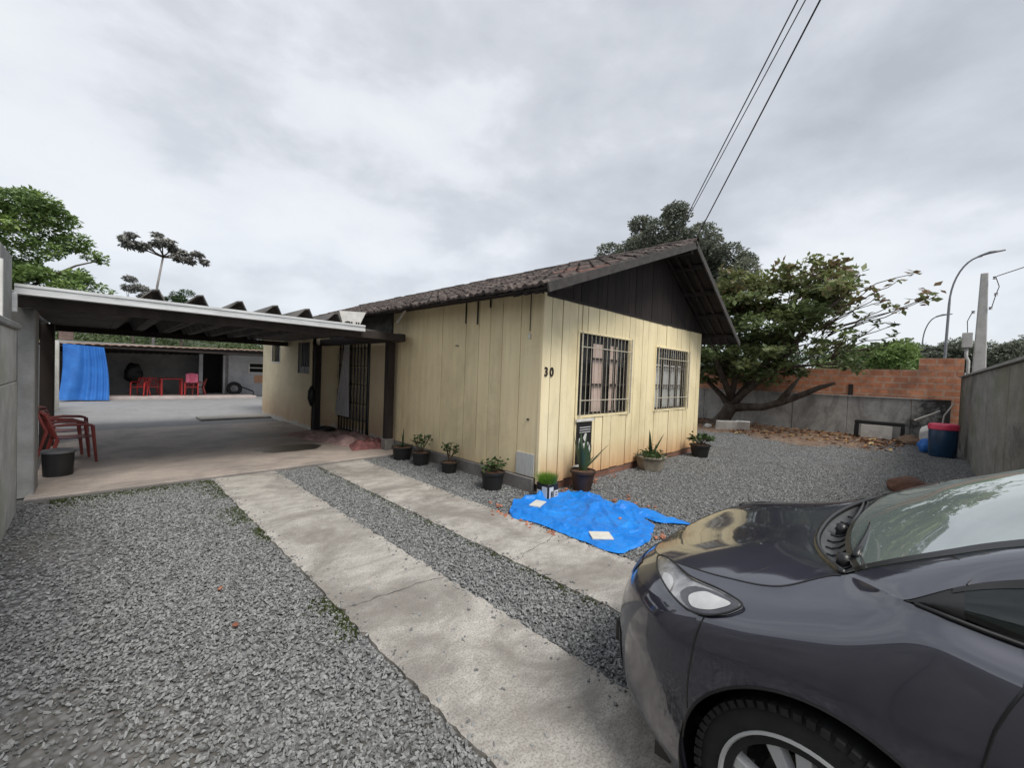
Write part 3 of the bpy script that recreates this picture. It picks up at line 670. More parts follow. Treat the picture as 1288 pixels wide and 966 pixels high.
for (a, b, z0, z1), big in zip(hole, (True, False)):
    f = MB().box((X-.012, a-.03, z0-.035), (X+.02, b+.03, z0)).box((X-.012, b, z0), (X+.02, b+.03, z1+.02)).box((X-.012, a-.03, z0), (X+.02, a, z1+.02)).box((X-.012, a, z1), (X+.02, b, z1+.025)).build('window', 'white' if not big else 'creamwall', hs, bevel=.004)
    box((X+.06, a, z0), (X+.07, b, z1)).build('unlit_room_sheet', 'dark', f)  # black sheet painted as the room's shade behind this opening
    if big:
        for k in range(7): MB().tube([(X-.02, a+.06+k*(b-a-.1)/6, z0), (X-.02, a+.06+k*(b-a-.1)/6, z1)], .008, 6).build('bar', 'steel', f)
        box((X+.02, a, z0), (X+.03, b, z0+.16)).build('lower_panel', 'greycurtain', f)
    else:
        for k in range(9):
            z = z0+.03+k*(z1-z0-.05)/8; MB().add([(X+.01, a, z), (X+.01, b, z), (X+.045, b, z+.035), (X+.045, a, z+.035)], [(0, 1, 2, 3)]).build('louvre_blade', 'glass', f)
# grilled entrance door with a curtain hanging in it
dr = MB().box((4.285, 8.66, .03), (4.33, 8.72, 2.26)).box((4.285, 10.6, .03), (4.33, 10.66, 2.26)).box((4.285, 8.72, 2.2), (4.33, 10.6, 2.26)).build('door', 'blackwood', hs)
box((4.36, 8.7, .03), (4.38, 10.64, 2.26)).build('unlit_entry_sheet', 'dark', dr)  # black sheet stands for the unlit space behind the grille
for k in range(12):
    y = 8.78+k*.163
    box((4.29, y-.012, .05), (4.31, y+.012, 2.2)).build('stile', 'blackwood', dr)
    for z in (.5, .95, 1.38, 1.8):
        MB().tube([(4.28, y+.08, z-.17), (4.272, y+.06, z-.08), (4.272, y+.06, z+.08), (4.28, y+.08, z+.17)], .011, 5).build('scroll_bar', 'steel', dr)
for z in (.35, .73, 1.16, 1.6, 2.0): box((4.297, 8.72, z-.009), (4.310, 10.6, z+.009)).build('cross_bar', 'blackwood', dr)
P = np.array([[(4.245+.02*math.sin(u*44), 9.62+.10*(1-v)+(u-.5)*(.22+.60*(v**1.2))+.33*v, 2.18-1.80*v) for v in np.linspace(0, 1, 14)] for u in np.linspace(0, 1, 50)])
MB().grid(P).build('door_curtain', 'greycurtain', dr, smooth=True)
# small fixings on the side wall
for (y0, z0, z1) in ((5.08, 2.30, 2.62), (4.80, 2.27, 2.66), (4.52, 2.5, 2.62)): box((CX-.012, y0-.014, z0), (CX-.006, y0+.014, z1)).build('tar_streak', 'black', hs)
MB().tube([(CX-.012, 3.72, 2.66), (CX-.014, 3.72, 2.12)], .006, 5).build('service_cable', 'wire', hs)
MB().lathe([(.0, -.04), (.02, -.03), (.014, 0), (.022, .02), (.0, .05)], (CX-.02, 3.72, 2.05), 8).build('cable_insulator', 'cardw', hs, smooth=True)
MB().lathe([(.0, -.01), (.018, -.01), (.018, .01), (0, .01)], (CX-.012, 3.70, .95), 8).build('knot_hole', 'black', hs)
MB().bar((3.70, 6.25, 2.56), (3.74, 6.58, 2.36), .03, .03).build('loose_batten', 'pvc', hs)
MB().lathe([(0, -.01), (.03, -.008), (.03, .008), (0, .01)], (CX-.014, 5.27, 1.96), 8, None).build('wall_stain_plate', 'plinth', hs)
# house number
def text_mesh(s, size, depth):
    c = bpy.data.curves.new('txt', 'FONT'); c.body = s; c.size = size; c.extrude = depth; c.offset = .004*size/.16
    o = bpy.data.objects.new('txt', c); COL.objects.link(o); dg = bpy.context.evaluated_depsgraph_get(); me = bpy.data.meshes.new_from_object(o.evaluated_get(dg))
    bpy.data.objects.remove(o); return me
for i, ch in enumerate('30'):
    me = text_mesh(ch, .165, .003); me.materials.clear(); me.materials.append(Mt['gablewood'])
    o = link('number', me, hs); o.matrix_local = Matrix.Translation(V((4.115+i*.115, CY-.012, 1.535))-W0[hs.name]) @ Matrix.Rotation(math.pi/2, 4, 'X')

# poster screwed low on the wall beside the first window
po = thing('poster', 'narrow black poster with white abstract shapes under the first window', 'poster', (5.05, CY-.02, .57))
MB().box((4.87, CY-.03, .28), (5.24, CY-.018, .88)).build('poster_sheet', 'black', po)
s_ = MB()
for z in (.80, .765, .73): s_.box((4.93, CY-.034, z), (5.2, CY-.031, z+.012))
s_.build('printed_stripe', 'greycurtain', po)
s_ = MB(); 
def blob(b, cx, cz, rx, rz, yy, n=12, jag=.18):
    vs = [(cx, yy, cz)]+[(cx+rx*math.cos(a)*(1+rng.uniform(-jag, jag)), yy, cz+rz*math.sin(a)*(1+rng.uniform(-jag, jag))) for a in np.linspace(0, 2*math.pi, n, endpoint=False)]
    b.add(vs, [(0, 1+i, 1+(i+1) % n) for i in range(n)])
blob(s_, 5.08, .655, .05, .06, CY-.0325); blob(s_, 4.94, .56, .035, .10, CY-.033); blob(s_, 5.10, .54, .09, .05, CY-.0335); blob(s_, 5.19, .45, .025, .08, CY-.034); blob(s_, 4.97, .42, .04, .03, CY-.0345)
s_.build('printed_shape', 'white', po)
MB().box((4.84, CY-.045, .895), (5.27, CY-.018, .93)).box((4.80, CY-.05, .245), (4.99, CY-.018, .27)).build('white_batten', 'white', po)

# white sign wedged under the eave above the carport gutter
sg = thing('white_sign', 'white trapezoid sign with black lettering wedged above the gutter', 'sign', (3.1, 7.0, 2.3))
MB().prism([(2.90, 2.50), (3.37, 2.53), (3.22, 2.20), (3.0, 2.19)], 'y', 7.0, 7.01).build('sign_board', 'white', sg)
me = text_mesh('CUI', .17, .002); me.materials.clear(); me.materials.append(Mt['black'])
o = link('lettering', me, sg); o.matrix_local = Matrix.Translation(V((2.98, 6.996, 2.22))-W0[sg.name]) @ Matrix.Rotation(math.pi/2, 4, 'X')

# ------------------------------------------------------------------ the carport
cp = thing('carport', 'open carport with pale steel gutter and dark folded roof channels', 'carport', (1.8, 9.0, 0))
gy0 = 6.40; g = MB()
def zt(x): return 2.262-.006*(x+.55)
for (za, zb, yo) in ((-.1, -.055, 0), (-.052, -.03, .012), (-.028, .0, .0)):
    g.add([(-.55, gy0+yo, zt(-.55)+za), (3.08, gy0+yo, zt(3.08)+za), (3.08, gy0+yo, zt(3.08)+zb), (-.55, gy0+yo, zt(-.55)+zb), (-.55, gy0+.13, zt(-.55)+za), (3.08, gy0+.13, zt(3.08)+za), (3.08, gy0+.13, zt(3.08)+zb), (-.55, gy0+.13, zt(-.55)+zb)],
          [(0, 1, 2, 3), (7, 6, 5, 4), (0, 4, 5, 1), (3, 2, 6, 7), (0, 3, 7, 4), (1, 5, 6, 2)])
g.build('gutter', 'galv', cp)
MB().box((-.60, 6.39, 1.98), (-.53, 6.46, 2.17)).build('downpipe', 'galv', cp, bevel=.005)
MB().box((-.60, 6.40, .06), (-.53, 6.47, 1.86)).build('downpipe', 'pillar', cp, bevel=.005)
ch = None
for k in range(6):
    x0 = .25+k*.43; zf, zr = 2.20, 2.16; w_ = .43
    pf = [(x0, 0), (x0+.09, .02), (x0+.245, .18), (x0+.30, .19), (x0+.375, .02), (x0+w_, 0), (x0+w_-.002, .014), (x0+.382, .034), (x0+.305, .207), (x0+.24, .197), (x0+.085, .036), (x0-.002, .014)]
    n = len(pf); b = MB(); b.add([(x, 6.56, zf+h) for x, h in pf]+[(x, 12.4, zr+h) for x, h in pf], [tuple(range(n)), tuple(range(2*n-1, n-1, -1))]+[(i, (i+1) % n, n+(i+1) % n, n+i) for i in range(n)])
    if ch is None: o = b.build('roof_channel', 'fibro', cp); ch = o.data
    else: o = link('roof_channel', ch, cp, (k*.43, 0, rng.normal(0, .006)))
box((-.58, 6.56, 2.185), (.25, 12.4, 2.2)).build('roof_sheet', 'fibro', cp)
box((-.66, 6.58, 1.86), (-.62, 12.4, 2.24)).build('side_fascia', 'darkwood', cp)
box((-.58, 12.35, 2.10), (3.0, 12.39, 2.39)).build('rear_fascia', 'darkwood', cp)
box((2.83, 6.7, 2.19), (3.66, 12.3, 2.21)).build('roof_sheet', 'fibro', cp)
box((-.58, 6.545, 2.05), (3.9, 6.66, 2.17)).build('front_beam', 'darkwood', cp, bevel=.006)
box((-.58, 11.9, 2.05), (3.62, 12.02, 2.165)).build('rear_beam', 'darkwood', cp, bevel=.006)
box((3.83, 6.68, 2.05), (3.97, 10.45, 2.19)).build('side_beam', 'darkwood', cp, bevel=.006)
box((3.10, 7.12, 2.06), (3.82, 7.24, 2.18)).build('short_beam', 'darkwood', cp, bevel=.006)
box((3.86, 7.06, .035), (4.0, 7.2, 2.05)).build('post', 'darkwood', cp, bevel=.008)
box((3.84, 7.04, .035), (4.02, 7.22, .24)).build('post_foot', 'plinth', cp, bevel=.01)
box((3.68, 10.15, .035), (3.82, 10.29, 2.05)).build('post', 'darkwood', cp, bevel=.008)
box((-.62, 6.85, .0), (-.44, 7.30, 2.06)).build('pillar', 'pillar', cp, bevel=.01)
box((-.62, 10.4, .0), (-.46, 10.7, 2.1)).build('pillar', 'darkwood', cp, bevel=.01)
# bag hanging on the rear post
MB().tube([(3.62, 10.16, 1.08), (3.60, 10.14, .98), (3.60, 10.14, .80), (3.61, 10.15, .62)], [.03, .075, .085, .03], 8).build('hanging_bag', 'black', smooth=True, label='small black bag hanging on the rear carport post', cat='bag')

# ------------------------------------------------------------------ walls
lw = thing('boundary_wall', 'pale stained concrete boundary wall at the left edge beside the gravel', 'wall', (-.6, 3, 0))
y = -3.0
while y < 6.35:
    y2 = min(y+1.55, 6.36); d = rng.uniform(-.004, .004)
    box((-.72, y+.004, -.05), (-.525+d, y2-.004, 1.29)).build('wall_panel', 'leftwall', lw, bevel=.006)
    box((-.72, y+.004, 1.298), (-.53+d, y2-.004, 1.80)).build('wall_panel', 'leftwall', lw, bevel=.006); y = y2
box((-.74, -3.0, 1.80), (-.50, 6.38, 1.86)).build('coping', 'pillar', lw, bevel=.01)
box((-.80, 5.62, 1.86), (-.56, 6.36, 2.52)).build('neighbour_pillar', 'pillar', base=(-.68, 6, 1.86), label='grey cement block pillar standing above the left wall by the gutter', cat='pillar', bevel=.01)
MB().tube([(-.55, 5.55, 1.86), (-.55, 5.55, 2.36)], .014, 8).build('white_conduit', 'white', base=(-.55, 5.55, 1.86), label='thin white conduit rising beside the grey pillar at left', cat='pipe')
lr = thing('rear_side_wall', 'low grey wall along the left side of the back yard', 'wall', (-.95, 15, 0))
box((-1.1, 7.4, -.05), (-.93, 17.6, 1.75)).build('wall_body', 'pillar', lr)
box((-1.12, 7.4, 1.75), (-.91, 17.6, 1.82)).build('coping', 'pillar', lr)
box((-.92, 17.6, 0), (-.68, 17.85, 2.0)).build('light_column', 'leftwall', base=(-.8, 17.7, 0), label='pale concrete column at the left of the back yard', cat='column', bevel=.01)
# back wall behind the spreading tree
bw = thing('back_wall', 'weathered low grey rendered wall with black mildew behind the tree', 'wall', (17.4, 3, 0))
y = 9.2
for k in range(7):
    y2 = y-1.5 if k < 6 else -.62
    box((17.3+rng.uniform(0, .01), max(y2, -.62)+.005, -.05), (17.46, y-.005, 1.215)).build('wall_panel', 'greywall', bw, bevel=.005)
    y = y2
    if y < -.6: break
box((17.27, -.62, 1.22), (17.49, 9.2, 1.25)).build('coping', 'greywall', bw)
bk = thing('brick_wall', 'raw orange brick wall rising in a step behind the grey wall', 'wall', (17.7, 2, 0))
def brickrun(name, y0, y1, z0, z1, x=17.56):
    nb = 0
    return box((x, y0, z0), (x+.14, y1, z1)).build(name, 'brick', bk)
brickrun('lower_courses', -.84, 9.5, 0, 1.62); brickrun('upper_courses', .0951, 9.5, 1.62, 2.12, 17.575); brickrun('raised_end', -.84, .095, 1.62, 2.47, 17.575)
box((17.53, 1.60, 1.25), (17.555, 1.72, 1.62)).build('brick_pier', 'darkwood', bk)
rwl = thing('right_wall', 'tall mossy precast panel wall running down the right side', 'wall', (11, -.8, 0))
x = 5.8
while x < 17.2:
    x2 = x+2.3; zt_ = 1.89+.0*x
    if x2 > 17.0: x2 = 17.27
    box((x+.1, -.88, -.05), (x2-.0, -.78, zt_)).build('wall_panel', 'rightwall', rwl, bevel=.005)
    box((x+.0, -.90, -.05), (x+.098, -.772, zt_+.005)).build('concrete_pilaster', 'rightwall', rwl, bevel=.01); x = x2
    if x > 17.2: break
box((5.75, -.92, 1.90), (17.3, -.74, 1.935)).build('coping', 'pillar', rwl)
box((5.6, -6, -.05), (5.75, -.93, 1.9)).build('corner_return', 'rightwall', rwl)

# ------------------------------------------------------------------ annex at the end of the back yard
an = thing('annex_building', 'low grey annex with open dark porch and tiled eave beyond the carport', 'building', (3, 24, 0))
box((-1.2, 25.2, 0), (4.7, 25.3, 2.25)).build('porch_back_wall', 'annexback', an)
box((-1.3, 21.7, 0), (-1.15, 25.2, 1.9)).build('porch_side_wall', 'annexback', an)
box((3.42, 23.5, .1), (3.56, 23.62, 1.92)).build('door_jamb', 'plaster_grey', an); box((4.34, 23.5, .1), (4.42, 23.62, 1.92)).build('door_jamb', 'plaster_grey', an)
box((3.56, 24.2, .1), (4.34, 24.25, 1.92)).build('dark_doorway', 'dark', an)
box((4.30, 23.56, .1), (4.33, 24.1, 2.2)).build('open_door_leaf', 'darkwood', an)
m_ = MB(); m_.box((4.55, 23.5, 0), (5.36, 23.6, 1.95)); m_.box((5.36, 23.5, 0), (8.5, 23.6, 1.1)); m_.box((5.36, 23.5, 1.62), (8.5, 23.6, 1.95)); m_.box((6.3, 23.5, 1.1), (8.5, 23.6, 1.62))
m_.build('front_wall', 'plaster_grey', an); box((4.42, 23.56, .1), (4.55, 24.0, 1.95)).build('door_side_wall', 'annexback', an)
f = MB().box((5.36, 23.47, 1.1), (6.3, 23.5, 1.15)).box((5.36, 23.47, 1.57), (6.3, 23.5, 1.62)).box((5.36, 23.47, 1.15), (5.42, 23.5, 1.57)).box((6.24, 23.47, 1.15), (6.3, 23.5, 1.57)).box((5.42, 23.47, 1.34), (6.24, 23.5, 1.385)).build('window', 'white', an)
for z in (1.28, 1.50): MB().add([(5.44, 23.49, z), (6.22, 23.49, z), (6.22, 23.40, z+.05), (5.44, 23.40, z+.05)], [(0, 1, 2, 3)]).build('tilting_pane', 'glass', f)
box((5.42, 23.58, 1.1), (6.24, 23.59, 1.6)).build('unlit_room_sheet', 'dark', f)  # black sheet painted as the annex room's shade
box((5.62, 23.488, .62), (6.2, 23.497, 1.0)).build('repair_patch', 'orangepatch', an)
rf = MB(); n = 110; 
P = []
for j, (yy, dz) in enumerate(((21.15, 0), (26.3, -.35))):
    P.append([(x, yy, 2.03+.022*(x+1.3)+dz+.028*abs(math.sin(x*13.5))) for x in np.linspace(-1.5, 8.8, 420)])
rf.grid(np.array(P)); 
rf.build('tiled_roof', 'tile', an)
P = [[(x, 21.14, 2.03+.022*(x+1.3)+.028*abs(math.sin(x*13.5))+dz) for x in np.linspace(-1.5, 8.8, 420)] for dz in (-.035, 0.004)]
MB().grid(np.array(P)).build('eave_tile_edge', MAT('pale_tile_edge', (.42, .31, .25), (.28, .19, .15), 8, .9), an)
box((-1.4, 21.2, 1.93), (8.6, 21.28, 2.0)).build('eave_beam', 'darkwood', an)
box((-.62, 21.3, .1), (-.5, 21.42, 2.0)).build('porch_post', 'annexback', an)
box((-1.02, 26, 2.3), (-.60, 26.4, 3.05)).build('brick_chimney', MAT('pink_chimney_render', (.48, .33, .28), (.36, .24, .2), 6, .9), an)
# tarp curtain closing the porch end
P = np.array([[(-.80+1.17*u+.05*math.sin(v*3)+(.26*(v-.6)*(u-.45)), 21.0+.09*math.sin(u*9+v*2.5+2*math.sin(u*4))*(.3+v*.7)+.03*math.sin(u*u*31+v*2)+.12*(1-v)*0, 2.02-.07*u-(1.96-.05*u)*v) for v in np.linspace(0, 1, 22)] for u in np.linspace(0, 1, 60)])
MB().grid(P).build('hanging_tarp', 'tarpfar', smooth=True, label='blue tarpaulin hanging as a curtain across the annex porch', cat='tarpaulin')
# ------------------------------------------------------------------ the parked car (bows towards +Y)
CXC, YFR = 2.25, 1.02           # centre line and nose
def carw(s, w_, h): return (CXC-w_, YFR-s, h)
# control grid: columns run from the nose round the corner to the tail, rows from sill to bonnet edge
ctl = [
 [(.09,0,.17),(.03,0,.27),(.0,0,.42),(.012,0,.56),(.055,0,.665),(.10,0,.715)],
 [(.11,.30,.17),(.05,.30,.27),(.022,.30,.42),(.03,.30,.56),(.075,.30,.675),(.13,.29,.735)],
 [(.18,.51,.17),(.11,.52,.27),(.085,.53,.42),(.09,.53,.565),(.14,.51,.70),(.21,.47,.775)],
 [(.28,.66,.175),(.21,.68,.27),(.185,.69,.42),(.19,.69,.575),(.24,.665,.72),(.31,.575,.81)],
 [(.40,.755,.18),(.345,.79,.27),(.32,.80,.42),(.32,.80,.585),(.36,.765,.74),(.43,.635,.835)],
 [(.50,.81,.18),(.475,.845,.28),(.46,.855,.43),(.46,.857,.59),(.49,.82,.765),(.56,.675,.86)],
 [(.64,.84,.18),(.64,.868,.29),(.64,.876,.44),(.64,.876,.61),(.66,.845,.795),(.72,.70,.90)],
 [(.86,.85,.18),(.86,.872,.30),(.86,.880,.46),(.86,.880,.65),(.86,.838,.865),(.87,.64,.972)],
 [(1.04,.85,.18),(1.04,.872,.30),(1.04,.880,.47),(1.04,.881,.68),(1.04,.852,.905),(1.01,.785,1.005)],
 [(1.25,.85,.18),(1.25,.872,.30),(1.25,.880,.48),(1.25,.882,.68),(1.25,.860,.89),(1.23,.80,.985)],
 [(1.7,.85,.18),(1.7,.872,.30),(1.7,.880,.48),(1.7,.883,.68),(1.7,.865,.88),(1.7,.805,.965)],
 [(2.3,.85,.18),(2.3,.872,.30),(2.3,.880,.48),(2.3,.883,.69),(2.3,.868,.89),(2.3,.805,.965)],
 [(3.0,.85,.18),(3.0,.872,.30),(3.0,.880,.48),(3.0,.883,.70),(3.0,.868,.90),(3.0,.80,.985)],
 [(3.56,.85,.18),(3.56,.872,.30),(3.56,.880,.50),(3.56,.880,.72),(3.56,.86,.91),(3.56,.77,1.0)],
 [(4.0,.82,.19),(4.0,.85,.30),(4.0,.855,.50),(4.0,.85,.73),(4.0,.82,.92),(3.98,.72,1.01)],
 [(4.27,.72,.22),(4.29,.76,.32),(4.30,.77,.50),(4.28,.75,.74),(4.25,.71,.93),(4.2,.62,1.02)],
 [(4.42,.45,.24),(4.45,.46,.34),(4.47,.47,.50),(4.43,.46,.76),(4.39,.45,.95),(4.34,.42,1.03)],
 [(4.46,0,.24),(4.49,0,.34),(4.51,0,.50),(4.47,0,.76),(4.42,0,.96),(4.37,0,1.03)]]
ctl = np.array(ctl)      # 18 x 6 x 3
def crom(P, t):
    """Catmull-Rom through the rows of P at t in 0..len-1"""
    n = len(P)-1; i = int(min(max(math.floor(t), 0), n-1)); u = t-i
    p1, p2 = P[i], P[i+1]; p0 = P[i-1] if i > 0 else 2*p1-p2; p3 = P[i+2] if i+2 <= n else 2*p2-p1
    return .5*((2*p1)+(-p0+p2)*u+(2*p0-5*p1+4*p2-p3)*u*u+(-p0+3*p1-3*p2+p3)*u**3)
WHF, WHR, WZ, AR = .86, 3.56, .325, .362
_mir = {}
def column(t):
    if t < 1:         # mirror across the centre line for a smooth nose
        pm = ctl[1].copy(); pm[:, 1] *= -1; P = np.concatenate([[pm], ctl]); return crom(P, t+1)
    return crom(ctl, t)
def skin(t, v):
    """outer skin of the body side; v 0..5, bottom rows squeezed up over the wheel arch"""
    C = column(t); s3 = C[3][0]; lo = C[0][2]
    h0 = lo
    for wc in (WHF, WHR):
        d = abs(s3-wc)
        if d < AR and t > 4.2: h0 = max(h0, WZ+math.sqrt(max(AR*AR-d*d, 0)))
    if h0 > lo+1e-4:
        # find the parameter where the section reaches h0, remap v 0..5 -> a..5
        a, b = 0., 5.
        for _ in range(24):
            m = (a+b)/2
            if crom(C, m)[2] < h0: a = m
            else: b = m
        v = a+(5-a)*(v/5)
    return crom(C, v)
def raw(t, v): return crom(column(t), v)
def tparams():
    ts = list(np.linspace(0, 4, 33))
    # dense between col 4 and 17, with arch ends doubled
    cand = list(np.linspace(4, 17, 330)); 
    S = lambda t: column(t)[3][0]
    out = ts+cand[1:]
    for wc in (WHF, WHR):
        for sg_ in (-1, 1):
            tgt = wc+sg_*AR; a, b = 4., 16.
            for _ in range(40):
                m = (a+b)/2
                if S(m) < tgt: a = m
                else: b = m
            out += [a-2e-4, a+2e-4]
            for q in (.004, .012, .028): 
                out.append(a-sg_*q)
    return sorted(set(round(x, 6) for x in out))
TS = tparams()
def s_of(t): return column(t)[3][0]
def patch(t0, t1, v0, v1, nv, off=0, ts=None, mirror=1):
    tt = [t for t in (ts or TS) if t0-1e-9 <= t <= t1+1e-9]
    if not ts and (not tt or tt[0] > t0+1e-6): tt = [t0]+tt
    if not ts and tt[-1] < t1-1e-6: tt.append(t1)
    P = np.array([[skin(t, v) for v in np.linspace(v0, v1, nv)] for t in tt])
    if off:
        du = np.gradient(P, axis=0); dv = np.gradient(P, axis=1); n = np.cross(dv, du); n /= np.linalg.norm(n, axis=2, keepdims=True)+1e-9
        o = np.asarray(off); P = P+n*(o[..., None] if o.ndim == 2 else off)
    W_ = np.stack([CXC-mirror*P[..., 1], YFR-P[..., 0], P[..., 2]], axis=-1)
    return W_
car = thing('parked_car', 'charcoal grey hatchback parked on the strips, bonnet towards the carport', 'car', (CXC, YFR-2.2, 0))
def panel(name, parts, m='paint', **k):
    b = MB()
    for P in parts: b.grid(P)
    return b.build(name, m, car, smooth=55, **k)
TB = 5.35      # bumper / fender joint
TD = 9.05      # fender / door joint
body_parts = []
bp = lambda t0, t1, v0=0, v1=5, nv=26: [patch(t0, t1, v0, v1, nv, mirror=m_) for m_ in (1, -1)]
# bonnet: from its outline (row 5) in to the cowl line
def cowl_pt(q):        # q 0 centre .. 1 corner
    w_ = .62*q; return np.array([.735+.135*q**2.3, w_, .925+.045*q**2])
def bonnet(t, u):
    E = skin(t, 5); q = max(0, min(1, t/7.0)); C = cowl_pt(q**1.0)
    E1 = skin(t, 4.5); out_ = (E-E1); k = np.linalg.norm(C-E)
    T = out_/(np.linalg.norm(out_)+1e-9)*k*.35+(C-E)*.65
    T2 = np.array([.95, -.10*q, .22])*k*.9
    if q > .9: f = (1-q)/.1; T = T*f+(C-E)*(1-f); T2 = T2*f+(C-E)*(1-f)
    h = u*u*u*(-2)+3*u*u
    return (2*u**3-3*u**2+1)*E+(u**3-2*u**2+u)*T+(-2*u**3+3*u**2)*C+(u**3-u**2)*T2
bt = [t for t in TS if t <= 7.0]+[7.0]
def bonnet_grid(mirror, u0=0, u1=1, n=30, dz=0):
    P = np.array([[bonnet(t, u) for u in np.linspace(u0, u1, n)] for t in bt]); return np.stack([CXC-mirror*P[..., 1], YFR-P[..., 0], P[..., 2]+dz], axis=-1)
panel('bonnet', [bonnet_grid(1), bonnet_grid(-1)])
panel('front_bumper', [patch(0, TB, 0, 4.0, 30, mirror=m_) for m_ in (1, -1)]+[patch(0, 3.05, 4.0, 5, 8, mirror=m_) for m_ in (1, -1)])
panel('front_wing', [patch(TB, TD, 0, 5, 34, mirror=1)]+[patch(3.05, TB, 4.0, 5, 10, mirror=1)])
panel('front_wing', [patch(TB, TD, 0, 5, 34, mirror=-1)]+[patch(3.05, TB, 4.0, 5, 10, mirror=-1)])
for m_ in (1, -1):
    panel('front_door', [patch(TD, 11.1, 0, 5, 20, mirror=m_)]); panel('rear_door', [patch(11.1, 12.5, 0, 5, 20, mirror=m_)])
panel('rear_body', [patch(12.5, 17, 0, 5, 20, mirror=m_) for m_ in (1, -1)])
def W3(p, m=1): return V((CXC-m*p[1], YFR-p[0], p[2]))
def seam(pts, r=.0035, name='panel_gap'): return MB().tube(pts, r, 5).build(name, 'trim', car)
for m_ in (1, -1):
    seam([W3(skin(t, 5)+np.array([0, 0, -.001]), m_) for t in np.linspace(0, 7.0, 60)])
    seam([W3(skin(float(np.interp(v, [0, 1.6, 2.4, 3, 3.7, 4.4, 5], [8.58, 8.61, 8.67, 8.75, 8.85, 8.91, 8.94])), v), m_) for v in np.linspace(.02, 5, 34)])
    seam([W3(skin(TB, v), m_) for v in np.linspace(.3, 3.95, 22)], .0028)
    # dark lip around the wheel opening
    seam([W3(skin(t, 0), m_) for t in TS if abs(s_of(t)-WHF) < AR-.002 and t < 9], .005, 'arch_lip')
# bumper intake and corner recess
box((CXC-.42, YFR-.035, .25), (CXC+.42, YFR+.006, .36)).build('lower_grille', 'trim', car, bevel=.006)
for m_ in (1, -1):
    panel('lamp_recess', [patch(2.15, 2.75, 1.25, 2.3, 8, off=.004, mirror=m_)], 'trim')
# black strip grille under the bonnet
for m_ in (1, -1): panel('upper_grille', [patch(0, 2.1, 3.7, 4.3, 6, off=.003, mirror=m_)], 'trim')
# headlamps: a teardrop laid on the corner; outline given in (column, row) of the skin
def region_patch(name, poly, m, off, mirror, bulge=0, inset=None, n=20, parent=None, top=None):
    """star-shaped patch on the skin bounded by poly [(t, v)]"""
    poly = np.array(poly, float); c = poly.mean(0); k = len(poly); dense = []
    for i in range(k):
        p0, p1, p2, p3 = poly[i-1], poly[i], poly[(i+1) % k], poly[(i+2) % k]
        for u in np.linspace(0, 1, 8, endpoint=False): dense.append(.5*((2*p1)+(-p0+p2)*u+(2*p0-5*p1+4*p2-p3)*u*u+(-p0+3*p1-3*p2+p3)*u**3)*1.0 if True else 0)
    dense = np.array(dense); vs = []; fs = []; R_ = np.linspace(0, 1, 8); nn = len(dense)
    def on(t, v):
        t = float(t); v = float(v)
        P = raw(t, v)
        e = 1e-2; v = min(v, 4.98); a = (raw(t+e, v)-raw(t-e, v)); b = raw(t, v+e)-raw(t, v-e); n_ = np.cross(b, a); n_ /= np.linalg.norm(n_); return P, n_
    for r in R_:
        for d in dense:
            q = c+(d-c)*r; P, n_ = on(*q); o = off+bulge*(1-r**2.5); P = P+n_*o; vs.append((CXC-mirror*P[1], YFR-P[0], P[2]))
    for i in range(len(R_)-1):
        for j in range(nn): fs.append((i*nn+j, i*nn+(j+1) % nn, (i+1)*nn+(j+1) % nn, (i+1)*nn+j))
    b = MB().add(vs, fs); return b.build(name, m, parent or car, smooth=True), vs[-nn:]
HL = [(2.85,5.0),(3.55,4.9),(4.25,4.74),(5.0,4.66),(5.5,4.56),(5.80,4.42),(5.72,4.22),(5.5,4.08),(5.3,4.02),(5.02,4.02),(4.575,4.12),(3.925,4.3),(3.175,4.55),(2.6,4.875)]
HW = [(4.78,4.3),(4.95,4.48),(5.22,4.48),(5.6,4.41),(5.5,4.24),(5.3,4.13),(5.02,4.11)]
HM = [(4.5,4.30),(4.62,4.54),(5.2,4.56),(5.72,4.43),(5.6,4.19),(5.3,4.06),(4.98,4.06)]
HR = [(3.5,4.56),(3.75,4.58),(4.05,4.45),(4.2,4.22),(3.95,4.27),(3.65,4.40)]
for m_ in (1, -1):
    hb, edge = region_patch('headlamp', HL, 'reflector', .003, m_)
    region_patch('turn_lamp', HW, 'lampwhite', .0075, m_, parent=hb)
    region_patch('lamp_bezel', HM, 'amber', .0055, m_, parent=hb)
    region_patch('projector_lamp', HR, 'lampwhite', .007, m_, parent=hb)
    ln, edge = region_patch('clear_lens', HL, 'lens', .010, m_, bulge=.014, parent=hb)
    seam(edge+edge[:1], .0035, 'lamp_seal')
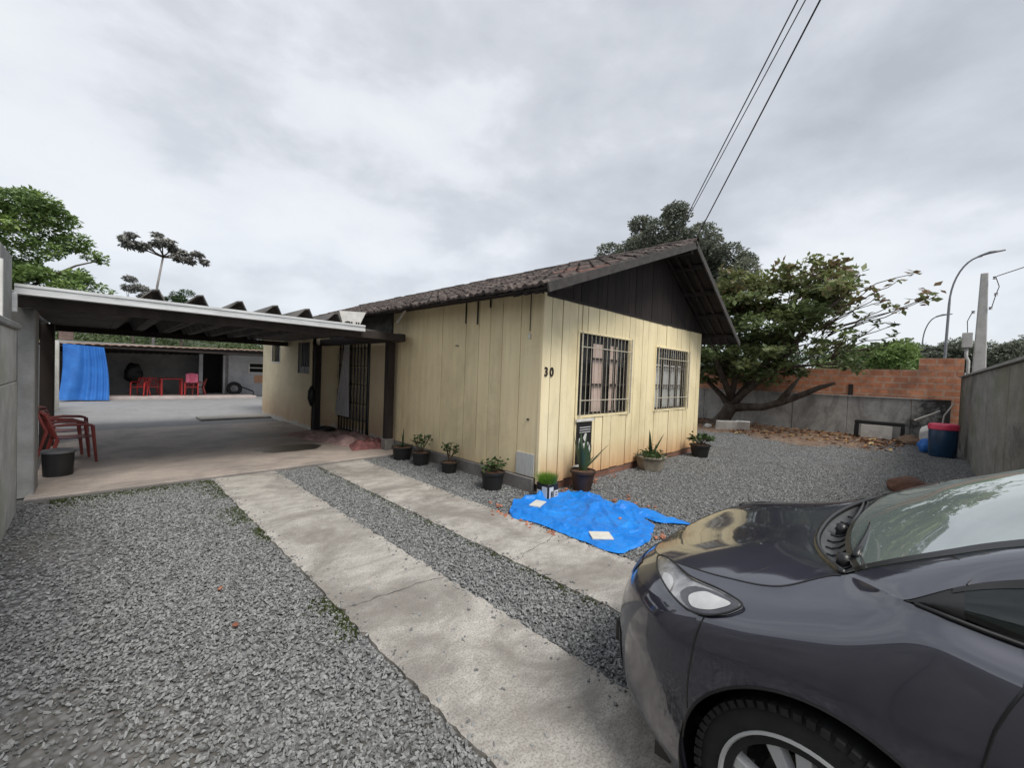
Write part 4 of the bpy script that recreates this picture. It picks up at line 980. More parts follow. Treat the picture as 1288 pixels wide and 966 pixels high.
# scuttle: grey plastic trough between bonnet and glass, with wiper arms
def gl_base(q): return np.array([.865+.065*q**2, .63*q, .968+.045*q])     # glass lower edge
def scut(q, u):
    a, b = cowl_pt(min(q, 1)), gl_base(q); p = a+(b-a)*u; p = p.copy(); p[2] -= .045*math.sin(math.pi*min(u*1.05, 1))*(1-q**6); return p
P = np.array([[W3(scut(abs(q), u), 1 if q >= 0 else -1) for u in np.linspace(0, 1, 12)] for q in np.linspace(-1, 1, 81)])
sc = MB().grid(P).build('scuttle', 'cowl', car, smooth=True)
rb = [W3(cowl_pt(abs(q))+np.array([.004, 0, .004]), 1 if q >= 0 else -1) for q in np.linspace(-1, 1, 50)]
MB().tube(rb, .011, 8).build('rubber_seal', 'trim', car, smooth=True)
for (q0, ll) in ((.80, .62), (-.05, .55)):
    a = V(W3(scut(abs(q0), .5), 1 if q0 >= 0 else -1))+V((0, 0, .02))
    sgn = 1
    pts = [a+V((sgn*k*ll/7, -.03-.012*math.sin(k/7*3.14), .030+.02*math.sin(k/7*3.14))) for k in range(8)]
    MB().tube(pts, [.014, .011, .009, .008, .007, .007, .006, .005], 6).build('wiper_arm', 'trim', car, smooth=True)
    MB().lathe([(.0, .03), (.018, .028), (.02, 0), (.02, -.03)], a, 12).build('wiper_pivot', 'trim', car, smooth=True)
    MB().tube([p+V((.0, -.018, .004)) for p in pts[2:]], .006, 5).build('wiper_blade', 'trim', car)
for k in range(11):
    q = -.85+k*.17; MB().tube([W3(scut(abs(q), u)+np.array([0, 0, .004]), 1 if q >= 0 else -1) for u in (.25, .4, .6, .8)], .004, 5).build('scuttle_rib', 'trim', car)
# pillars and roof: curve A edges the glass, curve B tops the side window
A_ = np.array([(.885, .642, .980), (.95, .625, 1.02), (1.10, .605, 1.10), (1.22, .59, 1.158), (1.5, .565, 1.275), (1.8, .545, 1.365), (2.1, .53, 1.42), (2.5, .525, 1.44), (3.0, .53, 1.415), (3.4, .535, 1.36), (3.75, .55, 1.26), (4.05, .58, 1.12), (4.2, .60, 1.045)])
B_ = np.array([(1.01, .786, 1.008), (1.03, .785, 1.020), (1.12, .745, 1.075), (1.22, .715, 1.118), (1.5, .675, 1.225), (1.8, .65, 1.31), (2.1, .635, 1.36), (2.5, .63, 1.375), (3.0, .635, 1.35), (3.4, .65, 1.29), (3.75, .67, 1.20), (3.95, .69, 1.09), (4.02, .70, 1.03)])
NA = len(A_)-1
def strip2(P1, P2, t0, t1, n=40, m=1, nb=7, bul=.012):
    G = []
    for t in np.linspace(t0, t1, n):
        a, b = crom(P1, t), crom(P2, t); G.append([W3(a+(b-a)*u+np.array([0, bul*.6, bul])*min(1, t*.8)*math.sin(math.pi*u), m) for u in np.linspace(0, 1, nb)])
    return np.array(G)
for m_ in (1, -1):
    panel('roof_pillar', [strip2(A_, B_, 0, NA, 60, m_)])
    # root of the pillar, blending into wing and scuttle
    G = []
    for u in np.linspace(0, 1, 12):
        t = 7.0+u*1.0; E = skin(t, 5); a = A_[0]+(B_[0]-A_[0])*u; G.append([W3(E+(a-E)*w_, m_) for w_ in np.linspace(0, 1, 5)])
    panel('pillar_root', [np.array(G)])
    seam([W3(crom(A_, 2.0)+(crom(B_, 2.0)-crom(A_, 2.0))*u+np.array([.03*u, .008, .012])*math.sin(math.pi*min(u*1., 1)) if 0 < u < 1 else (crom(A_, 2.0) if u == 0 else crom(B_, 2.0)), m_) for u in np.linspace(0, 1, 9)], .003)
# roof skin
G = []
for t in np.linspace(5.7, 9.0, 24):
    a = crom(A_, t); G.append([V((CXC-a[1]*q, YFR-a[0], a[2]+.055*(1-q*q))) for q in np.linspace(-1, 1, 25)])
panel('roof', [np.array(G)])
def across(t, q, k0, k1, bow):      # glass arched across between both A curves
    a = crom(A_, t); return V((CXC-a[1]*q, YFR-a[0]+bow*(1-q*q), a[2]+.0*(1-q*q)+k1*(1-q*q)))
G = []
for i, t in enumerate(np.linspace(.35, 5.7, 40)):
    f = i/39; row = []
    for q in np.linspace(-1, 1, 33):
        a = crom(A_, t); lo = gl_base(abs(q)); bow = (1-q*q)
        row.append(V((CXC-a[1]*q, YFR-a[0]+bow*(.075*(1-f)+.10*f), a[2]+bow*(-.036*(1-f)+.055*f)+.012*bow*math.sin(math.pi*f))))
    G.append(row)
gwd = panel('windscreen', [np.array(G)], 'windscreen')
# black printed band round the glass
G2 = np.array(G); nrm = V((0, .45, .9))
for sl_ in ((slice(0, 3), slice(None)),): panel('glass_border', [G2[sl_]+np.array([0, .001, .003])], 'trim')
for c0, c1 in ((0, 2), (31, 33)): panel('glass_border', [G2[:, c0:c1]+np.array([0, .001, .003])], 'trim')
G = []
for t in np.linspace(9.0, NA-.1, 24):
    a = crom(A_, t); G.append([V((CXC-a[1]*q, YFR-a[0]-.06*(1-q*q), a[2]+.045*(1-q*q))) for q in np.linspace(-1, 1, 21)])
panel('rear_window', [np.array(G)], 'sideglass')
G = [[W3((skin(t, 5)), m_) for t in np.linspace(14, 17, 20)] for m_ in (1,)]
dk = MB(); E = [W3(skin(t, 5), 1) for t in np.linspace(14.2, 17, 16)]; F_ = [W3(skin(t, 5), -1) for t in np.linspace(14.2, 17, 16)]
dk.grid(np.array([[a+(b-a)*u+V((0, 0, .02*math.sin(math.pi*u))) for u in np.linspace(0, 1, 14)] for a, b in zip(E, F_)])); dk.build('tailgate_deck', 'paint', car, smooth=True)
# side glass between curve B and the beltline
def belt(s_):
    a, b = 7.5, 15.
    for _ in range(30):
        m = (a+b)/2
        if skin(m, 5)[0] < s_: a = m
        else: b = m
    return skin(a, 5)
Bs = np.array([crom(B_, t) for t in np.linspace(0, NA, 200)])
for m_ in (1, -1):
    G = []
    for s_ in np.concatenate([np.linspace(1.015, 1.6, 30), np.linspace(1.65, 3.95, 40)]):
        i = np.searchsorted(Bs[:, 0], s_); i = min(max(i, 1), 199); f = (s_-Bs[i-1, 0])/(Bs[i, 0]-Bs[i-1, 0]+1e-9); top = Bs[i-1]+(Bs[i]-Bs[i-1])*f
        lo = belt(s_)+np.array([0, -.012, -.006]); G.append([W3(lo+(top-lo)*u+np.array([0, .012*math.sin(math.pi*u)-.004, 0]), m_) for u in np.linspace(0, 1, 9)])
    G = np.array(G); panel('side_window', [G[5:]], 'sideglass')
    panel('window_corner', [G[:6]], 'trim')
    o_ = np.array([-.004*m_, 0, 0]); 
    panel('window_trim', [G[4:, 0:2]+o_], 'trim'); panel('window_trim', [G[4:, 7:9]+o_], 'trim')
    MB().tube([W3(belt(s_)+np.array([0, .004, .006]), m_) for s_ in np.linspace(1.03, 3.9, 50)], .006, 6).build('window_strip', 'trim', car, smooth=True)
    # door mirror
    mm = MB().lathe([(0, -.09), (.06, -.08), (.085, -.02), (.08, .04), (.05, .075), (0, .085)], n=16, M=Matrix.Diagonal((.8, 1, .85)) @ Matrix.Rotation(math.pi/2, 3, 'Y'))
    mm.v = [tuple(V(p)+W3((1.62, 1.0, 1.04), m_)) for p in mm.v]; mm.build('door_mirror', 'paint', car, smooth=True)
# dark cabin: dash, floor, seats seen dimly through the glass
MB().add([W3((.93, .60, .985)), W3((.93, -.60, .985)), W3((1.42, -.66, .93)), W3((1.42, .66, .93)), W3((1.5, .66, .6)), W3((1.5, -.66, .6))], [(0, 1, 2, 3), (3, 2, 5, 4)]).build('dashboard', 'trim', car)
MB().box((CXC-.8, YFR-4.2, .25), (CXC+.8, YFR-1.25, .32)).build('cabin_floor', 'trim', car)
for m_ in (1, -1): box((CXC-m_*.36-.24, YFR-2.45, .45), (CXC-m_*.36+.24, YFR-2.3, 1.12)).build('seat_back', 'black', car, bevel=.04); box((CXC-m_*.36-.24, YFR-2.3, .35), (CXC-m_*.36+.24, YFR-1.8, .52)).build('seat_cushion', 'black', car, bevel=.03)
MB().box((CXC-.7, YFR-4.1, .3), (CXC+.7, YFR-.35, .34)).build('underbody', 'trim', car)
# wheels
def wheel(x, y, sgn, steer):
    wl = MB().lathe([(.20, -.095), (.225, -.096), (.27, -.098), (.297, -.094), (.312, -.08), (.314, -.04), (.314, .04), (.312, .08), (.297, .094), (.27, .098), (.235, .097), (.20, .09)], n=72)
    n = len(wl.v)
    for k in range(60):      # shoulder tread blocks
        a = 2*math.pi*k/60
        for zz_ in (-.088, .088):
            M3 = Matrix.Rotation(a, 3, 'Z'); b0 = MB().box((.296, -.010, -.014), (.3165, .010, .014)); wl.add([M3 @ V(p)+V((0, 0, zz_)) for p in b0.v], b0.f)
    T = Matrix.Rotation(steer, 4, 'Z') @ Matrix.Rotation(sgn*-math.pi/2, 4, 'Y')   # local +z -> outboard (-X for the left side)
    def put(b): b.v = [tuple((T @ V(p))+V((x, y, .316))) for p in b.v]; return b
    wo = put(wl).build('wheel', 'rubber', car, smooth=40)
    rim = MB().lathe([(.205, -.09), (.215, -.085), (.210, -.07), (.210, .06), (.222, .09), (.229, .104), (.237, .102), (.237, .09)], n=64)
    put(rim).build('rim', 'alloy', wo, smooth=40)
    for k in range(5):
        for off in (-.155, .155):
            a = 2*math.pi*k/5+.30; b0 = MB(); r0, r1 = .045, .226
            da = off
            p0 = V((r0*math.cos(a+da*.9), r0*math.sin(a+da*.9), .072)); p1 = V((r1*math.cos(a+da*1.35), r1*math.sin(a+da*1.35), .080))
            t_ = (p1-p0).normalized(); sd_ = t_.cross(V((0, 0, 1))); 
            w0, w1 = .022, .029
            c = [p0-sd_*w0-V((0, 0, .02)), p0-sd_*w0*.6+V((0, 0, .006)), p0+sd_*w0*.6+V((0, 0, .006)), p0+sd_*w0-V((0, 0, .02))]; d = [p1-sd_*w1-V((0, 0, .025)), p1-sd_*w1*.7+V((0, 0, .006)), p1+sd_*w1*.7+V((0, 0, .006)), p1+sd_*w1-V((0, 0, .025))]
            b0.add(c+d, [(0, 1, 2, 3), (7, 6, 5, 4), (0, 4, 5, 1), (1, 5, 6, 2), (2, 6, 7, 3), (3, 7, 4, 0)])
            put(b0).build('spoke', 'alloy', wo, bevel=.003)
    put(MB().lathe([(.0, .088), (.028, .087), (.034, .08), (.055, .074), (.06, .05)], n=24)).build('hub_cap', 'alloy', wo, smooth=True)
    put(MB().lathe([(.0, .015), (.145, .015), (.15, .0), (.0, 0)], n=32)).build('brake_disc', 'disc', wo, smooth=30)
    put(MB().lathe([(.0, -.05), (.19, -.05), (.19, -.045), (0, -.045)], n=32)).build('inner_hub', 'trim', wo)
for (s_, st) in ((WHF, R(-8)), (WHR, 0)):
    for sgn in (1, -1):
        wheel(CXC-sgn*(.875-.105), YFR-s_, sgn, st)
        # arch liner
        P = [[V((CXC-sgn*x_, YFR-s_+r_*math.cos(a), max(.17, WZ+r_*math.sin(a)))) for x_, r_ in ((.868, AR+.002), (.80, AR+.012), (.55, AR+.012), (.5, .2))] for a in np.linspace(-.5, math.pi+.5, 40)]
        MB().grid(np.array(P)).build('arch_liner', 'black', car)
for q in (.33, -.33):
    p_ = bonnet(1.5, .72); MB().lathe([(0, .008), (.009, .006), (.012, 0), (.012, -.01)], (CXC-q, YFR-p_[0], p_[2]+.002), 10).build('washer_jet', 'trim', car, smooth=True)
# mud flap under the bumper corner
box((CXC-.74, YFR-.42, .13), (CXC-.70, YFR-.36, .2)).build('air_flap', 'black', car)
# ------------------------------------------------------------------ vegetation
def leaf_mesh(name, mat, C, size, aspect=.5, up=.4, tint=None, parent=None, jitter=.35, **k):
    """C: n x 3 leaf bases; each leaf is a folded 4-point blade"""
    C = np.asarray(C, float); n = len(C); r = np.random.default_rng(len(C)+3)
    d = r.normal(size=(n, 3)); d[:, 2] = d[:, 2]*.5+up-.3; d /= np.linalg.norm(d, axis=1, keepdims=True)
    q = r.normal(size=(n, 3)); sdv = np.cross(d, q); sdv[:, 2] *= .4; sdv /= np.linalg.norm(sdv, axis=1, keepdims=True)+1e-9
    nrm = np.cross(sdv, d); sz = (size*r.uniform(1-jitter, 1+jitter, n))[:, None]
    org = np.array(W0[parent.name]) if parent is not None else np.zeros(3)
    A = C-org; T = A+d*sz; L = A+d*sz*.5+sdv*sz*aspect*.5+nrm*sz*.08; Rr = A+d*sz*.5-sdv*sz*aspect*.5+nrm*sz*.08
    Vv = np.stack([A, L, T, Rr], 1).reshape(-1, 3); F = np.arange(4*n).reshape(n, 4)
    F = np.concatenate([F[:, [0, 1, 2]], F[:, [0, 2, 3]]])
    me = bpy.data.meshes.new(name); me.vertices.add(4*n); me.vertices.foreach_set('co', Vv.ravel()); m = len(F)
    me.loops.add(3*m); me.loops.foreach_set('vertex_index', F.ravel().astype(np.int32)); me.polygons.add(m)
    me.polygons.foreach_set('loop_start', np.arange(0, 3*m, 3, dtype=np.int32))
    me.update(calc_edges=True); me.validate(); me.materials.append(Mt[mat])
    tv = (r.random(n)*.6+.2 if tint is None else np.clip(np.asarray(tint)+r.normal(0, .13, n), 0, 1)); at = me.attributes.new('tint', 'FLOAT', 'FACE'); at.data.foreach_set('value', np.concatenate([tv, tv]).astype(np.float32))
    o = link(name, me, parent); return tag(o, **k)
def clump_pts(cs, n, rnd=rng, shell=.55):
    """points in flattened ellipsoid clumps cs: (x,y,z,rx,ry,rz)"""
    out = []; t = []
    vol = np.array([c[3]*c[4]+c[5]*.3 for c in cs]); cnt = (n*vol/vol.sum()).astype(int)+3
    for c, m in zip(cs, cnt):
        d = rnd.normal(size=(m, 3)); d /= np.linalg.norm(d, axis=1, keepdims=True); rr = rnd.uniform(shell, 1, m)[:, None]**.6
        p = np.array(c[:3])+d*rr*np.array(c[3:6]); out.append(p); t.append(.5+np.full(m, rnd.normal(0, .13)))
    return np.concatenate(out), np.concatenate(t)
def limb(b, p, q, r0, r1, bend=.15, n=7, seg=6):
    p, q = V(p), V(q); L_ = (q-p).length; off = V(rng.normal(0, bend*L_*.5, 3)); pts = []
    for i in range(n+1):
        u = i/n; pts.append(p.lerp(q, u)+off*math.sin(math.pi*u)+V(rng.normal(0, .012*L_, 3))*(0 < i < n))
    b.tube(pts, [r0+(r1-r0)*i/n for i in range(n+1)], seg); return pts
def crown_clumps(c, rad, n, cr, flat=.6, rnd=rng):
    cs = []
    while len(cs) < n:
        p = rnd.uniform(-1, 1, 3); l = np.linalg.norm(p)
        if l > 1 or l < .35: continue
        k = cr*rnd.uniform(.6, 1.35); cs.append((*(np.array(c)+p*np.array(rad)), k, k, k*flat))
    return cs
def simple_tree(name, label, base, crown, rad, ncl, cr, nleaf, lsize, mat, bark='bark', r0=.25, flat=.6, limbs=9, cs=None, group=None, tname='crown'):
    t = thing(name, label, 'tree', base, group)
    cs = cs or crown_clumps(crown, rad, ncl, cr, flat)
    b = MB(); fork = V(base).lerp(V(crown), .45); limb(b, base, fork, r0, r0*.7, .05, 6, 8); 
    for k in range(limbs):
        c = cs[rng.integers(len(cs))]; limb(b, fork, c[:3], r0*.45, r0*.07, .12, 6, 5)
    b.build('trunk', bark, t, smooth=True)
    P, T = clump_pts(cs, nleaf); leaf_mesh(tname, mat, P, lsize, .45, .35, T, t); return t
# big bright tree at the left edge
simple_tree('leafy_tree', 'big bright green tree filling the left edge behind the carport', (-3.2, 26, 0), (-2.9, 26, 6.2), (2.6, 2.2, 2.3), 60, .62, 26000, .17, 'leaf_bright', r0=.28,
  cs=crown_clumps((-3.0, 26, 6.4), (2.3, 2, 2.1), 48, .6)+crown_clumps((-1.2, 25.5, 4.7), (1.3, 1, .8), 16, .45)+[(-.5, 26, 6.5, .5, .5, .4), (-.1, 26, 6.0, .3, .3, .25), (.25, 26, 5.9, .22, .22, .2), (.2, 26, 4.5, .45, .4, .35), (-1.0, 26, 7.3, .6, .5, .4)])
# slender umbrella tree
tt = thing('umbrella_tree', 'slender tree with flat drooping leaf pads on a thin pale stem', 'tree', (2.3, 30, 0))
b = MB(); b.tube([(2.28, 30, 0), (2.35, 30, 4), (2.45, 30, 5.6), (2.68, 30, 7.28)], [.075, .065, .055, .045], 8); b.build('trunk', 'barkpale', tt, smooth=True)
pads = [(1.28, 8.10, .42), (1.50, 7.70, .62), (1.85, 7.62, .35), (2.62, 8.05, .70), (2.45, 8.45, .32), (3.15, 7.95, .55), (3.55, 7.75, .35), (3.25, 7.38, .36), (3.85, 7.36, .32), (4.2, 7.80, .36), (4.5, 7.38, .22), (1.05, 7.85, .2)]
b = MB()
for x, z, r_ in pads: limb(b, (2.68, 30, 7.25), (x, 30+rng.normal(0, .5), z-.05), .045, .02, .06, 6, 5)
b.build('branch', 'bark', tt, smooth=True)
P, T = clump_pts([(x+.15*k*r_, 30+rng.normal(0, .25), z-.10*k*r_*(1 if x > 2.7 else -1)*.8, r_*.55, r_*.5, .13) for x, z, r_ in pads for k in (-2, 0, 2)], 4200, shell=.1)
leaf_mesh('crown', 'leaf_grey', P, .20, .5, -.35, T, tt)
# bushes and small trees peeping over the carport roof
for (x, y, z, r_, lb) in ((1.9, 38, 7.0, .62, 'grey green bush top left of the slender tree stem'), (2.9, 38, 6.45, .7, 'dark bush top at the foot of the slender tree stem'), (4.6, 38, 6.4, .75, 'small rounded bush top right of the slender tree stem')):
    simple_tree('hill_bush', lb, (x, y, 2), (x, y, z-.4), (r_, r_, r_*.8), 9, r_*.5, 2600, .13, 'leaf_grey' if x < 4 else 'leaf_mid', r0=.1, limbs=3)
# brush covering the hill: one mass
pts = []
for k in range(52000):
    x = rng.uniform(-8, 16); y = rng.uniform(28, 44); pts.append((x, y, max(0, (y-27)*.19)+abs(rng.normal(0, .3))+.25*math.sin(x*1.3)*math.sin(y*.9)))
leaf_mesh('hill_brush', 'hay', pts, .22, .4, .6, None, None, label='low green brush covering the hillside behind the annex', cat='brush', kind='stuff')
# big dark tree behind the house
simple_tree('mango_tree', 'tall dense grey green tree rising behind the house ridge', (20.5, 9.5, 0), (20.5, 9.6, 7.5), (3, 3.2, 2.6), 60, .75, 42000, .17, 'leaf_dark', r0=.4, flat=.8,
  cs=crown_clumps((20.5, 9.9, 8.1), (2.5, 3.1, 1.6), 42, .62, .9)+crown_clumps((20.5, 7.0, 6.7), (2.0, 1.7, 1.3), 26, .5, .9)+[(20.5, 12.4, 8.1, .4, .6, .5), (20, 9.0, 9.75, .5, .5, .35), (20, 10.9, 9.6, .5, .5, .4)])

# spreading sea almond tree in front of the back wall
at_ = thing('almond_tree', 'spreading tree with large rust tipped leaves and low horizontal limb by the back wall', 'tree', (15.8, 4.95, 0))
b = MB()
b.tube([(15.8, 5.15, -.1), (15.8, 5.05, .10), (15.8, 4.88, .40), (15.8, 4.72, .74)], [.36, .27, .22, .23], 12)
for a in range(5):      # root flare
    an = a*1.256+.4; b.tube([(15.8+.1*math.cos(an), 5.0+.1*math.sin(an), .25), (15.8+.32*math.cos(an), 5.02+.34*math.sin(an), .02), (15.8+.5*math.cos(an), 5.02+.52*math.sin(an), -.1)], [.12, .09, .03], 8)
b.build('trunk', 'bark', at_, smooth=True)
Y_ = lambda px_: None
low = [(15.8, 4.70, .66), (15.75, 4.25, .70), (15.7, 3.75, .74), (15.65, 3.2, .95), (15.6, 2.6, 1.25), (15.6, 2.2, 1.48), (15.6, 1.85, 1.62)]
MB().tube(low, [.17, .135, .12, .115, .095, .075, .04], 10).build('low_limb', 'bark', at_, smooth=True)
b = MB()
lims = [[(15.8, 4.75, .7), (15.8, 4.72, 1.2), (15.75, 4.6, 1.9), (15.7, 4.7, 2.7), (15.8, 4.5, 3.6)], [(15.8, 4.7, .75), (15.7, 4.35, 1.15), (15.6, 3.9, 1.55), (15.5, 3.45, 1.95), (15.4, 2.9, 2.1), (15.4, 2.3, 2.15)],
        [(15.8, 4.8, .7), (15.9, 5.1, 1.05), (16.0, 5.6, 1.5), (15.9, 6.3, 2.1)], [(15.8, 4.7, .8), (16.1, 4.3, 1.5), (16.3, 3.8, 2.4), (16.4, 3.2, 3.4)], [(15.8, 4.72, .9), (15.3, 4.9, 1.7), (14.8, 5.1, 2.6), (14.5, 5.2, 3.4)], [(15.7, 3.6, 1.8), (15.5, 3.0, 2.7), (15.4, 2.3, 3.6), (15.4, 1.7, 4.2)], [(15.65, 3.2, .98), (15.6, 3.0, 1.35), (15.6, 2.75, 1.75)]]
for l in lims: b.tube(l, [.13*(1-.75*i/(len(l)-1)) for i in range(len(l))], 8)
b.build('limb', 'bark', at_, smooth=True)
tiers = []
r2 = np.random.default_rng(11)
for z, y0, y1, n_, k_ in ((5.15, 1.9, 5.2, 20, .50), (4.75, 1.7, 6.0, 30, .52), (4.2, 1.5, 6.2, 32, .52), (3.65, 1.9, 6.2, 30, .5), (3.1, 2.2, 6.2, 32, .5), (2.6, 2.4, 6.3, 34, .46), (2.15, 2.7, 6.3, 30, .40), (1.75, 3.4, 6.2, 14, .34), (2.3, .9, 2.6, 5, .28), (2.75, 1.2, 2.4, 6, .3)):
    for i in range(n_):
        y = r2.uniform(y0, y1); x = r2.normal(15.7, .95); tiers.append((x, y, z+r2.normal(0, .12)-.05*abs(y-3.5), k_*r2.uniform(.6, 1.1), k_*r2.uniform(.7, 1.2), .13*r2.uniform(.8, 1.5)))
b = MB(); ends = [lims[0][-1], lims[1][-1], lims[2][-1], lims[3][-1], lims[4][-1], lims[5][-1], lims[0][2], lims[1][3], lims[3][2], lims[5][1]]
for c in tiers[::2]:
    e_ = min(ends, key=lambda q: (V(q)-V(c[:3])).length+max(0, q[2]-c[2])*2); limb(b, e_, c[:3], .035, .012, .10, 5, 4)
low_t = [c for c in tiers if c[2] < 4.45]; hi_t = [c for c in tiers if c[2] >= 3.9]
P, T = clump_pts(low_t, 12000, r2, .05); leaf_mesh('crown', 'leaf_almond', P, .19, .55, .15, T, at_)
P, T = clump_pts(hi_t, 4800, r2, .05); leaf_mesh('rusty_crown', 'leaf_rust', P, .19, .55, .2, T, at_)
# bare twigs with big leaf rosettes reaching to the right
ros = [(1.15, 4.35, .20), (1.0, 4.1, .16), (.62, 4.45, .14), (.28, 4.62, .10), (.9, 3.95, .20), (.72, 3.80, .18), (.50, 3.72, .2), (-.05, 4.02, .34), (.12, 3.88, .2), (.95, 3.30, .16), (.62, 3.28, .12), (.62, 2.98, .15), (.88, 2.72, .2), (.25, 2.85, .09), (1.3, 3.55, .26), (1.5, 4.0, .3), (1.3, 3.0, .25), (1.55, 2.6, .28), (1.5, 4.75, .28), (1.9, 5.05, .3)]
for y, z, s_ in ros:
    limb(b, (15.5, 1.95+rng.uniform(0, .5), max(2.3, z-.75)), (15.3, y, z-.03), .022, .009, .10, 6, 5)
for k in range(14): limb(b, (15.5, 2.3+rng.uniform(-.2, .9), rng.uniform(2.2, 3.2)), (15.3+rng.normal(0, .3), rng.uniform(.9, 2.0), rng.uniform(2.5, 4.1)), .014, .005, .12, 5, 4)
b.build('twig', 'twig', at_, smooth=True)
for y, z, s_ in ros:
    pts = [tuple(np.array((15.3, y, z))+rng.normal(0, s_*.3, 3)) for _ in range(int(5+s_*40))]; o = leaf_mesh('leaf_rosette', 'leaf_rust' if z > 3.4 else 'leaf_almond', pts, .13+s_*.35, .5, .25, np.full(len(pts), .35), at_)
# trees far beyond the brick wall
for (x, y, z, rx, rz, m_, lb) in ((29, 2.6, 2.6, 1.7, .9, 'leaf_bright', 'bright green bushy tree beyond the left end of the brick wall'), (29, .9, 2.9, 1.5, .8, 'leaf_bright', 'bright green bushy tree just left of the far street lamp'),
      (34, -.7, 3.4, 1.3, .9, 'leaf_dark', 'dark green tree between the two street lamps'), (34, -2.4, 3.2, 1.5, .85, 'leaf_dark', 'dark green tree behind the tall street lamp'), (38, -4.8, 3.6, 1.6, 1.0, 'leaf_dark', 'hazy dark tree right of the concrete utility pole'), (40, 6, 3.2, 3, 1.4, 'leaf_mid', 'wide green tree mass seen under the almond crown'), (40, 12, 3.4, 3.4, 1.6, 'leaf_mid', 'green tree mass hidden partly by the house corner')):
    simple_tree('distant_tree', lb, (x, y, 0), (x, y, z), (rx, rx, rz), 22, .5*rx**.5, 9000, .18, m_, r0=.16, limbs=6)

# ------------------------------------------------------------------ street lamps, pole, wires
def street_lamp(x, y0, y1, h, label):
    t = thing('street_lamp', label, 'street lamp', (x, y0, 0), 'curved street lamps beyond the walls')
    pts = [(x, y0, 0), (x, y0-.03, h*.4), (x, y0-.06, h*.72)]
    for k in range(1, 11):
        a = k/10*math.pi/2; pts.append((x, y0-.06-(y0-.06-y1)*(1-math.cos(a)), h*.72+h*.265*math.sin(a)))
    MB().tube(pts, [.06, .052, .045]+[.034]*10, 10).build('mast', 'steel', t, smooth=True)
    MB().tube([(x, y1+.12, h*.985), (x, y1-.2, h+.0), (x, y1-.62, h+.03)], [.03, .06, .03], 8).build('lamp_head', 'steel', t, smooth=True)
street_lamp(26, -.62, -1.55, 7.28, 'tall curved street lamp left of the concrete utility pole')
street_lamp(38, .16, -.55, 6.3, 'farther smaller curved street lamp above the brick wall step')
up = thing('utility_pole', 'tapered concrete utility pole with meter box above the right wall', 'pole', (21, -1.35, 0))
b = MB(); b.v = []; 
b.add([(20.83, -1.55, 0), (21.17, -1.55, 0), (21.17, -1.15, 0), (20.83, -1.15, 0), (20.92, -1.41, 5.5), (21.08, -1.41, 5.5), (21.08, -1.24, 5.5), (20.92, -1.24, 5.5)], [(3, 2, 1, 0), (4, 5, 6, 7), (0, 1, 5, 4), (1, 2, 6, 5), (2, 3, 7, 6), (3, 0, 4, 7)])
b.build('shaft', 'polec', up, bevel=.02)
box((20.7, -1.14, 3.0), (20.95, -.9, 3.5)).build('meter_box', 'polec', up, bevel=.01)
MB().tube([(20.85, -1.02, 3.0), (20.85, -1.02, 2.7), (20.85, -1.08, 2.55), (20.85, -1.08, .2)], .045, 8).build('conduit', 'polec', up, smooth=True)
for z, y in ((5.3, -1.55), (4.75, -1.6), (4.3, -1.5), (4.2, -1.12)): MB().lathe([(0, -.05), (.05, -.04), (.03, 0), (.05, .04), (0, .05)], (20.9, y, z), 8).build('insulator', 'steel', up)
MB().tube([(20.9, -1.58, 5.3), (20.9, -1.66, 5.0), (20.9, -1.6, 4.75), (20.9, -1.52, 4.3)], .012, 5).build('jumper_wire', 'wire', up)
MB().tube([(20.9, -1.1, 4.2), (20.87, -1.0, 3.9), (20.85, -1.02, 3.5)], .012, 5).build('drop_wire', 'wire', up)
def cable(pts, r, label, sag=.0):
    (a, c) = (V(pts[0]), V(pts[1])); P = [a.lerp(c, k/24)-V((0, 0, sag*4*(k/24)*(1-k/24))) for k in range(25)]
    MB().tube(P, r, 5).build('overhead_cable', 'wire', label=label, cat='cable', group='cables overhead', base=a)
cable(((20.9, -1.6, 5.35), (10, -9, 7.2)), .014, 'thin cable leaving the concrete utility pole to the right', .2)
A = V((7.4, 3.09, 4.48)); B = V((4.77, 1.02, 5.27)); D = (A-B)
cable((B-D*3.6, A+D*1.3), .0075, 'left one of the paired cables crossing the sky above the roof')
A2 = V((7.4, 3.05, 4.475)); B2 = V((4.77, 0.955, 5.235)); D = A2-B2
cable((B2-D*3.6, A2+D*1.3), .006, 'thinner right one of the paired cables above the roof')
A3 = V((7.42, 2.92, 4.05)); B3 = V((4.77, .86, 5.12)); D = A3-B3
cable((B3-D*3.2, A3), .009, 'single cable descending to the roof peak')

